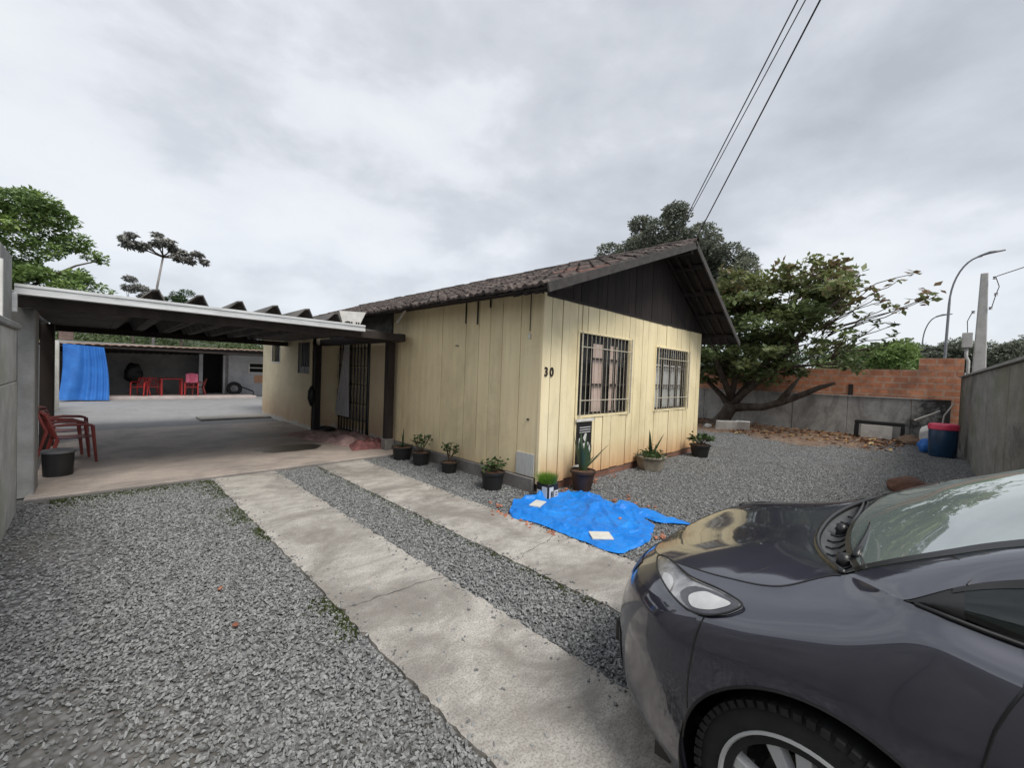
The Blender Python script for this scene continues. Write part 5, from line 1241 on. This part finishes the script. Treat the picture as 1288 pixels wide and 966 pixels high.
# ------------------------------------------------------------------ pots and plants by the walls
def pot(x, y, r, h, m, taper=.8, z=0.0):
    return MB().lathe([(0, z), (r*taper, z), (r*.98, z+h*.88), (r*1.08, z+h*.88), (r*1.08, z+h), (r*.94, z+h), (r*.9, z+h*.9), (0, z+h*.9)], (x, y, 0), 28)
def plant(name, label, x, y, r, h, pm, grow, taper=.8):
    t = thing(name, label, 'potted plant', (x, y, 0), 'potted plants along the house walls')
    pot(x, y, r, h, pm, taper).build('pot', pm, t, smooth=35)
    P = [[(x+q*r*.93*math.cos(a), y+q*r*.93*math.sin(a), h*.93+rng.normal(0, .004)+.02*(1-q)) for q in np.linspace(0, 1, 5)] for a in np.linspace(0, 2*math.pi, 20)]
    MB().grid(np.array(P)).build('soil', 'soil', t, smooth=True); grow(t, x, y, h); return t
def blade(b, p, d, L_, w_, curl=.2, n=6):
    p = V(p); d = V(d).normalized(); s_ = d.cross(V((0, 0, 1))); s_ = s_.normalized() if s_.length > .01 else V((1, 0, 0)); nn = s_.cross(d); rows = []
    for i in range(n+1):
        u = i/n; c = p+d*L_*u-V((0, 0, curl*L_*u*u)); ww = w_*(1-u**1.8)*(.75+.5*math.sin(min(u*3, 1.57))); rows.append([c-s_*ww/2, c+nn*ww*-.22, c+s_*ww/2])
    k = len(b.v); b.grid(np.array(rows)); b.t += [rng.random()]*(2*n)
def g_spear(t, x, y, h):
    b = MB(); blade(b, (x, y, h*.9), (.05, 0, 1), .36, .06, 0); blade(b, (x+.02, y+.01, h*.9), (-.08, .1, 1), .26, .05, 0)
    for k in range(9): a = k*.7; blade(b, (x, y, h*.9), (math.cos(a), math.sin(a), .9), rng.uniform(.12, .18), .035)
    b.build('leaf', 'aloe', t, smooth=True)
def g_bush(n, hgt, sz, spread=.12, stems=7, mat='leaf_mid'):
    def f(t, x, y, h):
        b = MB(); tips = []
        for k in range(stems):
            a = k*6.28/stems+rng.uniform(-.3, .3); r_ = spread*rng.uniform(.4, 1.1); q = (x+r_*math.cos(a), y+r_*math.sin(a), h+hgt*rng.uniform(.5, 1)); limb(b, (x, y, h*.9), q, .009, .004, .12, 4, 5); tips.append(q)
        b.build('stem', 'twig', t, smooth=True)
        P = np.array([np.array(tips[rng.integers(len(tips))])+rng.normal(0, .022, 3) for k in range(n)]); leaf_mesh('leaf', mat, P, sz, .6, .4, None, t)
    return f
plant('potted_plant', 'black pot with spiky upright plant beside the carport post', 3.78, 6.34, .17, .22, 'black', g_spear)
plant('potted_plant', 'black pot with pale leafy jade plant, second from the carport post', 3.81, 5.80, .145, .21, 'black', g_bush(110, .27, .06, .15, 10), .82)
plant('potted_plant', 'black pot with bushy reddish jade plant, third from the carport post', 3.86, 5.10, .125, .16, 'black', g_bush(120, .24, .05, .13, 10), .85)
plant('potted_plant', 'wide black pot with low green plant near the house corner', 3.77, 4.02, .155, .24, 'black', g_bush(150, .13, .055, .15, 12), .78)
def g_grass(t, x, y, h):
    b = MB()
    for k in range(1500):
        a = rng.uniform(0, 6.28); r_ = .11*math.sqrt(rng.random()); p = (x+r_*math.cos(a), y+r_*math.sin(a), h*.92); l = rng.uniform(.07, .15); d = rng.normal(0, .45, 2)
        b.add([(p[0]-.0022, p[1], p[2]), (p[0]+.0022, p[1], p[2]), (p[0]+d[0]*l, p[1]+d[1]*l, p[2]+l)], [(0, 1, 2)]); b.t.append(rng.random())
    b.build('grass', 'grass', t, kind='stuff')
tg = thing('potted_grass', 'bright green grass in a black and white printed pot at the house corner', 'potted plant', (4.02, 3.28, 0), 'potted plants along the house walls')
MB().box((3.92, 3.18, 0), (4.12, 3.38, .21)).build('pot', 'black', tg, bevel=.012)
vn = V((-1, -1, 0)).normalized()
MB().box((3.935, 3.174, .02), (4.01, 3.179, .17)).box((4.03, 3.174, .02), (4.105, 3.179, .12)).build('pot_label', 'white', tg)
MB().box((3.914, 3.20, .02), (3.919, 3.28, .17)).box((3.914, 3.30, .02), (3.919, 3.36, .12)).build('pot_label', 'white', tg)
MB().box((3.96, 3.170, .04), (3.975, 3.174, .12)).box((3.985, 3.170, .04), (3.998, 3.174, .12)).box((3.975, 3.170, .075), (3.985, 3.174, .09)).box((4.045, 3.17, .09), (4.09, 3.174, .10)).box((4.045, 3.17, .06), (4.09, 3.174, .07)).build('label_mark', 'black', tg)
W0tmp = W0[tg.name]; g_grass(tg, 4.02, 3.28, .22)
def g_snake(t, x, y, h):
    b = MB()
    for k in range(15): a = k*2.4; blade(b, (x+.03*math.cos(a), y+.03*math.sin(a), h*.9), (.22*math.cos(a), .22*math.sin(a), 1), rng.uniform(.32, .60), .06, .0)
    for d, L_ in (((.75, -.35, .9), .62), ((.5, -.5, .9), .42), ((.85, .1, .6), .40)): blade(b, (x, y, h*.9), d, L_, .035, .12)
    b.build('leaf', 'aloe', t, smooth=True)
plant('potted_plant', 'dark brown pot of tall dark snake plant in front of the poster', 4.72, 3.24, .165, .27, 'potbrown', g_snake, .72)
pl = thing('concrete_planter', 'mossy angular concrete planter with aloe spears below the second window', 'planter', (6.72, 3.24, 0))
hexa = [(.23*math.cos(a), .23*math.sin(a)) for a in np.linspace(.26, 6.28+.26, 6, endpoint=False)]
MB().lathe([(0, 0), (.20, 0), (.245, .20), (.265, .20), (.265, .235), (.225, .235), (.215, .21), (0, .21)], (6.72, 3.24, 0), 6).build('planter_body', 'planter', pl, bevel=.008)
b = MB()
for d, L_ in (((-.18, 0, 1), .52), ((.06, .1, 1), .46), ((.45, -.3, 1), .50), ((-.5, -.2, 1), .34), ((.1, -.3, 1), .30)): blade(b, (6.72, 3.24, .2), d, L_, .06, .02)
b.build('aloe_leaf', 'aloe', pl, smooth=True)
P = np.array([(6.72+rng.normal(0, .12), 3.22+rng.normal(0, .10), .24+abs(rng.normal(0, .045))) for k in range(420)]); leaf_mesh('ground_cover', 'leaf_mid', P, .05, .6, .3, None, pl)
plant('potted_plant', 'dark pot with drooping green plant at the far end of the gable wall', 8.72, 3.16, .19, .25, 'black', g_bush(260, .18, .07, .2, 14), .78)

# ------------------------------------------------------------------ blue tarpaulin on the ground
far = [(3.40, 3.30), (3.62, 3.44), (3.95, 3.36), (4.25, 3.22), (4.5, 3.22), (4.62, 3.02), (4.50, 2.72), (4.38, 2.42), (4.32, 2.18), (4.16, 1.92)]
near = [(3.26, 3.20), (3.16, 3.02), (3.24, 2.78), (3.24, 2.55), (3.22, 2.36), (3.22, 2.16), (3.20, 1.98), (3.24, 1.82), (3.44, 1.78), (3.70, 1.76)]
def poly_at(L_, u):
    t_ = u*(len(L_)-1); return crom(np.array(L_, float), t_)
from mathutils import noise as mn
NU, NV_ = 110, 80; P = np.zeros((NU, NV_, 3))
folds = [((3.9, 3.3), (3.5, 2.9), .035, .03), ((4.5, 3.1), (4.15, 2.62), .04, .035), ((4.12, 2.66), (3.55, 2.45), .025, .035), ((4.19, 2.60), (3.75, 2.12), .03, .025), ((4.25, 2.6), (4.1, 2.2), .025, .025), ((3.35, 2.6), (3.4, 2.0), .04, .028), ((3.3, 3.1), (3.3, 2.7), .03, .03), ((4.4, 2.9), (4.0, 3.0), .03, .03), ((3.7, 3.35), (4.3, 3.15), .05, .04), ((3.5, 2.3), (3.3, 1.9), .03, .02), ((4.35, 2.3), (4.0, 2.0), .03, .02)]
def segd(p, a, b_):
    ax, ay = a; bx_, by = b_; dx, dy = bx_-ax, by-ay; t_ = max(0, min(1, ((p[0]-ax)*dx+(p[1]-ay)*dy)/(dx*dx+dy*dy))); return math.hypot(p[0]-ax-dx*t_, p[1]-ay-dy*t_), t_
def tarp_z(x, y):
    z = .018+.030*abs(mn.noise(V((x*3.2, y*3.2, 1))))+.014*abs(mn.noise(V((x*9, y*9, 4))))+.006*mn.noise(V((x*22, y*22, 2)))
    for a, b_, hh, ww in folds:
        d, t_ = segd((x+.03*mn.noise(V((x*5, y*5, 9))), y), a, b_); z += hh*math.exp(-(d/ww)**2)*(1-.55*t_)
    z += .018*(1-min(1, 5*abs(mn.noise(V((x*5.5, y*5.5, 7.7))))))+.007*(1-min(1, 6*abs(mn.noise(V((x*13, y*11, 2.2))))))
    z += .035*math.exp(-((x-4.19)**2+(y-2.64)**2)/.03)
    for cx_, cy_ in ((3.66, 3.12), (3.40, 2.10)):      # pressed flat under the two tiles
        k = math.exp(-(((x-cx_)**2+(y-cy_)**2)/.022)**2); z = z*(1-k)+.03*k
    return z
for i, u in enumerate(np.linspace(0, 1, NU)):
    a, c = poly_at(near, u), poly_at(far, u)
    for j, v in enumerate(np.linspace(0, 1, NV_)):
        x, y = a+(c-a)*v; x += .02*mn.noise(V((x*6, y*6, 0)))*min(1, 1); y += .02*mn.noise(V((x*6, y*6, 5))); e = min(u, 1-u, v*.6, (1-v)*.6)*40
        P[i, j] = (x, y, tarp_z(x, y)*min(1, .35+e*.5)+.003)
tp = thing('ground_tarp', 'crumpled bright blue tarpaulin spread on the gravel by the house corner', 'tarpaulin', (3.8, 2.6, 0))
MB().grid(P).build('tarp_sheet', 'tarp', tp, smooth=True)
P = []
for i, u in enumerate(np.linspace(0, 1, 46)):      # twisted tail
    cx_, cy_ = 4.42+(-.02)*u+.0, 2.50-.74*u; w_ = .15*(1-u*.3)+.02*math.sin(u*17); row = []
    for k in range(15):
        a = k/14*math.pi; rr_ = w_*(1+.22*mn.noise(V((u*9, k*.6, 3)))+.1*mn.noise(V((u*25, k*1.1, 8)))); row.append((cx_-rr_*math.cos(a), cy_+.12*math.cos(a)*u, .012+.6*rr_*math.sin(a)*(1-.75*u)*(.8+.3*mn.noise(V((u*14, k*.9, 1))))))
    P.append(row)
MB().grid(np.array(P)).build('tarp_fold', 'tarp', tp, smooth=True)
def flat_tile(x, y, rz, w_, d_, label):
    b = MB().box((-w_/2, -d_/2, 0), (w_/2, d_/2, .015), ); M3 = Matrix.Rotation(rz, 4, 'Z'); b.v = [tuple(M3 @ V(p)+V((x, y, tarp_z(x, y)+.008))) for p in b.v]
    b.build('white_tile', 'cardw', base=(x, y, .04), label=label, cat='tile', group='white tiles weighing the tarp', bevel=.002)
flat_tile(3.66, 3.12, .35, .22, .13, 'white tile on the tarp nearest the printed grass pot')
flat_tile(3.40, 2.10, -.75, .20, .17, 'white tile on the front edge of the tarp towards the car')
b0 = bmesh.new(); bmesh.ops.create_icosphere(b0, subdivisions=1, radius=1); base_ico = ([tuple(v.co) for v in b0.verts], [tuple(v.index for v in f.verts) for f in b0.faces]); b0.free()
def rock(b, x, y, z, sx, sy, sz):
    M3 = Matrix.Rotation(rng.uniform(0, 6.28), 3, 'Z') @ Matrix.Rotation(rng.uniform(-.4, .4), 3, 'X'); b.add([M3 @ V((p[0]*sx*rng.uniform(.75, 1.2), p[1]*sy*rng.uniform(.75, 1.2), p[2]*sz))+V((x, y, z)) for p in base_ico[0]], base_ico[1])
rb_ = None
spots = [(3.16+rng.normal(0, .035), rng.uniform(2.35, 3.35)) for k in range(26)]+[(3.18+rng.uniform(0, .1), rng.uniform(1.5, 2.3)) for k in range(0)]+[(4.55+rng.normal(0, .16), 2.55+rng.normal(0, .20)) for k in range(16)]+[(3.98+rng.normal(0, .06), 1.72+rng.normal(0, .04)) for k in range(9)]+[(3.32+rng.uniform(-.05, .05), 3.48+rng.uniform(-.1, .1)) for k in range(7)]+[(5.0+rng.uniform(-.6, .9), 3.38+rng.normal(0, .04)) for k in range(24)]
for k, (x, y) in enumerate(spots):
    s_ = rng.uniform(.014, .03); b = MB(); rock(b, x, y, .014, s_, s_*.8, s_*.5); b.build('brick_chip', 'redrock', base=(x, y, .01), label='small reddish brick chip scattered on the gravel near the blue tarp', cat='brick chip', group='brick chips round the tarp')
b = MB(); rock(b, 4.02, 2.25, tarp_z(4.02, 2.25)+.01, .035, .02, .008); b.build('dry_leaf', 'redrock', base=(4.02, 2.25, .02), label='small dull red leaf lying on the blue tarp', cat='leaf')
for (x, y) in ((.62, 3.32), (.60, 2.79)):
    b = MB(); rock(b, x, y, .022, .024, .018, .008); b.build('orange_leaf', 'redrock', base=(x, y, .01), label='single small orange leaf lying on the left gravel'+(', the nearer of two' if y < 3 else ', the farther of two'), cat='leaf')

# ------------------------------------------------------------------ things in the right yard
tb = thing('black_table', 'low black wooden table standing against the back grey wall', 'table', (16.6, .85, 0))
box((16.45, .30, .42), (16.75, 1.42, .52)).build('table_top', 'blackwood', tb, bevel=.006)
for y in (.34, 1.38):
    for x in (16.49, 16.71): box((x-.04, y-.045, 0), (x+.04, y+.045, .40)).build('leg', 'blackwood', tb, bevel=.004)
box((16.40, .56, .02), (16.43, 1.26, .41)).build('white_board', 'stoneblock', base=(16.4, .9, 0), label='pale rectangular panel standing under the black table', cat='panel', bevel=.004)
def slabrot(name, x, y, z, w_, d_, h_, rz, rx, m, label, cat):
    b = MB().box((-w_/2, -d_/2, 0), (w_/2, d_/2, h_)); M4 = Matrix.Translation((x, y, z)) @ Matrix.Rotation(rz, 4, 'Z') @ Matrix.Rotation(rx, 4, 'X'); b.v = [tuple(M4 @ V(p)) for p in b.v]; return b.build(name, m, base=(x, y, z), label=label, cat=cat, bevel=.008)
slabrot('stone_block', 14.3, 4.42, 0, .62, .10, .30, R(-48), R(12), 'stoneblock', 'white stone slab leaning at the foot of the almond tree', 'stone slab')
slabrot('stone_block', 14.7, 4.05, 0, .40, .06, .34, R(-70), R(25), 'white', 'smaller bright white slab propped behind the stone slab', 'stone slab')
b = MB(); rock(b, 14.2, 4.95, .06, .17, .13, .10); b.build('grey_rock', 'polec', base=(14.2, 4.95, 0), label='small rounded pale rock left of the white slab', cat='rock')
br_ = thing('plastic_barrel', 'dark blue plastic barrel with pink red lid beside the right wall', 'barrel', (13.9, -.40, 0))
MB().lathe([(0, 0), (.22, 0), (.235, .03), (.245, .35), (.25, .62), (.24, .64), (0, .64)], (13.9, -.40, 0), 36).build('barrel_body', 'barrel', br_, smooth=40)
MB().lathe([(.255, .62), (.265, .63), (.265, .71), (.25, .745), (.20, .76), (.18, .745), (0, .745)], (13.9, -.40, 0), 36).build('lid', 'lid', br_, smooth=40)
box((13.86, -.58, .745), (13.92, -.22, .77)).build('lid_handle', 'lid', br_, bevel=.01)
def crumple(name, c, r_, m, label, cat, seed, sz=1):
    bm = bmesh.new(); bmesh.ops.create_icosphere(bm, subdivisions=4, radius=1)
    vs = []
    for v in bm.verts:
        n_ = 1+.25*mn.noise(v.co*1.6+V((seed, 0, 0)))+.14*abs(mn.noise(v.co*4+V((0, seed, 0)))); p = v.co*n_; vs.append((c[0]+p.x*r_[0], c[1]+p.y*r_[1], max(.004, c[2]+p.z*r_[2])))
    b = MB().add(vs, [tuple(v.index for v in f.verts) for f in bm.faces]); bm.free(); return b.build(name, m, smooth=True, base=(c[0], c[1], 0), label=label, cat=cat)
crumple('plastic_bag', (14.5, -.16, .42), (.12, .16, .20), 'white', 'white plastic bag piled left of the blue barrel', 'bag', 3)
crumple('plastic_bag', (14.35, -.14, .15), (.14, .15, .17), 'tarpfar', 'blue plastic bag on the ground left of the barrel', 'bag', 8)
MB().tube([(14.6, -.35, .2), (14.75, -.42, .9), (14.9, -.58, 1.22)], .018, 6).build('broom_handle', 'pvc', base=(14.6, -.35, 0), label='pale stick leaning steeply on the right wall behind the barrel', cat='stick')
MB().tube([(15.0, .1, .72), (15.05, -.28, .95), (15.1, -.35, 1.0)], .03, 6).build('pvc_pipe', 'pvc', base=(15, .1, .7), label='short pale pipe lying low behind the barrel lid', cat='pipe')
crumple('brown_rock', (8.6, .06, .04), (.30, .26, .17), 'wicker', 'rust brown rounded rock just beyond the car bonnet', 'rock', 5)
crumple('debris_mound', (16.2, .05, .0), (.35, .45, .22), 'earth', 'low mound of brown earth left of the barrel against the wall', 'mound', 6)
# fallen leaves: larger ones singly
def fallen(x, y, s_, k, lab):
    b = MB(); a = rng.uniform(0, 6.28); d = V((math.cos(a), math.sin(a), 0)); q = V((-d.y, d.x, 0)); z = .02
    pts = [V((x, y, z))-d*s_, V((x, y, z+.02))-d*s_*.3+q*s_*.42, V((x, y, z+.03))+d*s_*.5+q*s_*.38, V((x, y, z+.045))+d*s_, V((x, y, z+.015))+d*s_*.5-q*s_*.38, V((x, y, z+.03))-d*s_*.3-q*s_*.42, V((x, y, z))+d*.0]
    b.add(pts, [(0, 6, 1), (1, 6, 2), (2, 6, 3), (3, 6, 4), (4, 6, 5), (5, 6, 0)]); b.t = [rng.random()]*6
    b.t = [min(1, max(0, b.t[0]+.1*rng.normal())) for _ in range(6)]
    b.build('fallen_leaf', 'leaf_dead', base=(x, y, z), label=lab, cat='leaf', group='dry leaves fallen under the almond tree')
for k in range(110):
    y = rng.uniform(.3, 5.2); x = 14.3+abs(rng.normal(0, .9))*(1 if rng.random() < .75 else -1)+(.35*(3-y) if y < 3 else 0)*.4
    fallen(min(x, 17.0), y, rng.uniform(.05, .13), k, 'curled dry brown leaf on the ground in front of the back wall')
pts = [(rng.uniform(13.6, 17.1), rng.uniform(.3, 7.0), rng.uniform(.0, .05)) for k in range(4200)]
leaf_mesh('leaf_litter', 'leaf_dead', [p for p in pts if rng.random() < (p[0]-13.2)/3.2], .09, .6, -.1, None, None, label='litter of small dry leaves on the earth under the almond tree', cat='leaf litter', kind='stuff')
b = MB()
for k in range(14): x, y = rng.uniform(14.6, 16.9), rng.uniform(5.2, 6.9); a = rng.uniform(0, 3.1); b.tube([(x, y, .04), (x+.3*math.cos(a), y+.3*math.sin(a), .07), (x+.7*math.cos(a+.2), y+.7*math.sin(a+.2), .05)], .02, 5)
b.build('fallen_sticks', 'twig', label='dead sticks lying left of the almond trunk', cat='sticks', kind='stuff')

# ------------------------------------------------------------------ under the carport and in the back yard
SC = .86
def chair(name, label, x, y, z, rz, m, group):
    t = thing(name, label, 'chair', (x, y, z)); t['group'] = group; W0[t.name] = V((0, 0, 0))
    P = [[(u*.22*(1-.05*v), -.20+.42*v, .43+.015*u*u+.02*(v > .9)*0-.012*math.sin(v*3.1)) for v in np.linspace(0, 1, 8)] for u in np.linspace(-1, 1, 9)]
    s_ = MB().grid(np.array(P)); P2 = [[(q[0], q[1], q[2]-.012) for q in r_] for r_ in P]; s_.grid(np.array(P2)); s_.tube([P[i][-1] for i in range(9)], .012, 6); s_.build('seat', m, t, smooth=40)
    bk_ = MB()
    def bp_(u, v): return V((u*(.215+.02*math.sin(v*3)), -.20-.13*v-.02*(1-u*u), .43+.42*v+.02*(1-u*u)*v))
    for u in (-.72, -.36, 0, .36, .72): bk_.tube([bp_(u, v) for v in np.linspace(0.02, .9, 6)], .017, 6)
    for u in (-1, 1): bk_.tube([bp_(u, v) for v in np.linspace(0, 1, 6)], .02, 6)
    bk_.tube([bp_(u, 1) for u in np.linspace(-1, 1, 9)], .026, 6); bk_.tube([bp_(u, .84) for u in np.linspace(-1, 1, 9)], .022, 6); bk_.tube([bp_(u, .12) for u in np.linspace(-1, 1, 9)], .02, 6); bk_.build('backrest', m, t, smooth=40)
    for u in (-1, 1):
        MB().tube([(u*.225, -.27, .66), (u*.26, -.1, .675), (u*.265, .12, .665), (u*.26, .20, .64)], [.018, .026, .026, .02], 6).build('armrest', m, t, smooth=40)
        for (a, c) in (((u*.215, -.20, .43), (u*.26, -.30, 0)), ((u*.26, .20, .64), (u*.255, .25, 0))):
            MB().tube([a, c], [.03, .02], 6).build('leg', m, t, smooth=40)
    t.rotation_euler = (0, 0, rz); t.scale = (SC, SC, SC*.97); return t
chair('plastic_chair', 'faded red plastic armchair nearest the bucket under the carport', -.20, 8.75, .035, R(-80), 'redplastic', 'red chairs under the carport')
chair('plastic_chair', 'faded red plastic armchair pushed behind the nearer one, carport left', -.28, 9.55, .035, R(-100), 'redplastic', 'red chairs under the carport')
bt_ = thing('black_bucket', 'black tub with pale rim in front of the carport chairs', 'tub', (-.31, 7.82, .035))
MB().lathe([(0, .035), (.135, .035), (.148, .33), (.0, .33)], (-.30, 7.82, 0), 28).build('tub_body', 'black', bt_, smooth=40); MB().lathe([(.145, .325), (.158, .33), (.158, .35), (.145, .36), (0, .35)], (-.30, 7.82, 0), 28).build('rim', 'steel', bt_, smooth=40)
for k, (x, lab, rz) in enumerate(((1.35, 'bright red plastic armchair at the left of the annex porch table', R(150)), (1.75, 'bright red plastic armchair turned toward the yard on the porch', R(190)), (3.0, 'bright red plastic armchair carrying the pink cloth on the porch', R(170)), (3.25, 'dark red plastic armchair at the right end of the porch', R(90)))):
    chair('porch_chair', lab, x, 22.3+.25*(k % 2), .10, rz, 'brightred' if k < 3 else 'redplastic', 'red chairs on the annex porch')
pt = thing('plastic_table', 'red plastic table between the annex porch chairs', 'table', (2.35, 22.7, .1))
box((1.95, 22.35, .78), (2.75, 23.05, .82)).build('table_top', 'brightred', pt, bevel=.01)
for x in (2.02, 2.68):
    for y in (22.42, 22.98): box((x-.03, y-.03, .1), (x+.03, y+.03, .78)).build('leg', 'brightred', pt, bevel=.004)
P = np.array([[(2.78+.42*u, 22.18-.05*math.sin(u*9)+.05*v, 1.02+.04*math.sin(u*3.1)-.42*v*(1-.3*abs(u-.5))) for v in np.linspace(0, 1, 10)] for u in np.linspace(0, 1, 24)])
MB().grid(P).build('pink_cloth', 'pink', smooth=True, label='pink cloth hanging over a red porch chair', cat='cloth', base=(3, 22.2, .6))
crumple('dark_backpack', (1.25, 24.4, .95), (.30, .2, .42), 'black', 'dark bulky shape against the porch back wall', 'bag', 12)
tw_ = thing('leaning_tyre', 'black tyre and bent frame leaning on the annex wall', 'tyre', (4.75, 23.1, 0))
def torus(c, R0, r0, M3, n=32, m=10):
    vs = [M3 @ V(((R0+r0*math.cos(b_))*math.cos(a), (R0+r0*math.cos(b_))*math.sin(a), r0*math.sin(b_)))+V(c) for a in np.linspace(0, 2*math.pi, n, endpoint=False) for b_ in np.linspace(0, 2*math.pi, m, endpoint=False)]
    return MB().add(vs, [(i*m+j, ((i+1) % n)*m+j, ((i+1) % n)*m+(j+1) % m, i*m+(j+1) % m) for i in range(n) for j in range(m)])
torus((4.72, 23.1, .36), .24, .085, Matrix.Rotation(R(78), 3, 'X') @ Matrix.Identity(3)).build('tyre_ring', 'rubber', tw_, smooth=True)
torus((4.78, 23.1, .36), .13, .02, Matrix.Rotation(R(78), 3, 'X')).build('wheel_rim', 'steel', tw_, smooth=True)
MB().tube([(4.85, 23.1, .5), (5.15, 23.15, .38), (5.5, 23.15, .22), (5.55, 23.15, .06), (5.2, 23.15, .04), (4.8, 23.1, .05)], .03, 6).build('bent_frame', 'rubber', tw_, smooth=True)
cv = box((2.0, 13.35, .004), (3.72, 14.15, .055)); cv.build('concrete_cover', 'cover', base=(2.8, 13.7, 0), label='flat pale concrete cover slab in the back yard', cat='cover', bevel=.01)
def heap(name, x0, y0, dx, dy, ang, hh, m, label, seed):
    P = []
    for u in np.linspace(-1, 1, 36):
        row = []
        for v in np.linspace(-1, 1, 30):
            px_, py_ = u*dx*(1+.18*mn.noise(V((v*2, seed, 0)))), v*dy*(1+.18*mn.noise(V((u*2, seed, 5)))); e = max(0, 1-max(abs(u), abs(v))**6)
            X_, Yy = x0+px_*math.cos(ang)-py_*math.sin(ang), y0+px_*math.sin(ang)+py_*math.cos(ang)
            row.append((X_, Yy, .036+e*(.015+hh*abs(mn.noise(V((u*2.3, v*2.3, seed))))*2+.015*abs(mn.noise(V((u*7, v*7, seed)))))))
        P.append(row)
    MB().grid(np.array(P)).build(name, m, smooth=True, base=(x0, y0, .03), label=label, cat='cloth', group='cloths on the entrance floor')
heap('floor_cloth', 3.75, 8.60, .55, .75, .3, .09, 'rug', 'dusty pink cloth spread in front of the entrance door', 2.2)
heap('floor_cloth', 3.80, 7.72, .36, .5, -.2, .09, 'rugred', 'dark red cloth crumpled beside the carport post', 4.4)
heap('floor_cloth', 3.45, 9.45, .4, .6, .5, .05, 'rug', 'flat faded mat left of the pink cloth near the rear post', 6.1)
crumple('dark_shoes', (3.95, 10.05, .08), (.16, .26, .05), 'black', 'dark flat shoes on the floor by the rear carport post', 'shoes', 9)
# darker oily puddle marks on the carport floor are flat stains
P = [[(2.55+.55*r_*math.cos(a)*(1+.25*mn.noise(V((math.cos(a)*2, math.sin(a)*2, 1)))), 8.15+.34*r_*math.sin(a)*(1+.3*mn.noise(V((math.cos(a)*2, math.sin(a)*2, 4)))), .0392) for r_ in (0, .5, 1)] for a in np.linspace(0, 6.283, 40)]
MB().grid(np.array(P)).build('oil_stain', MAT('damp_dark_stain', (.06, .052, .047), (.035, .03, .028), 8, .35, bs=.1), kind='structure')
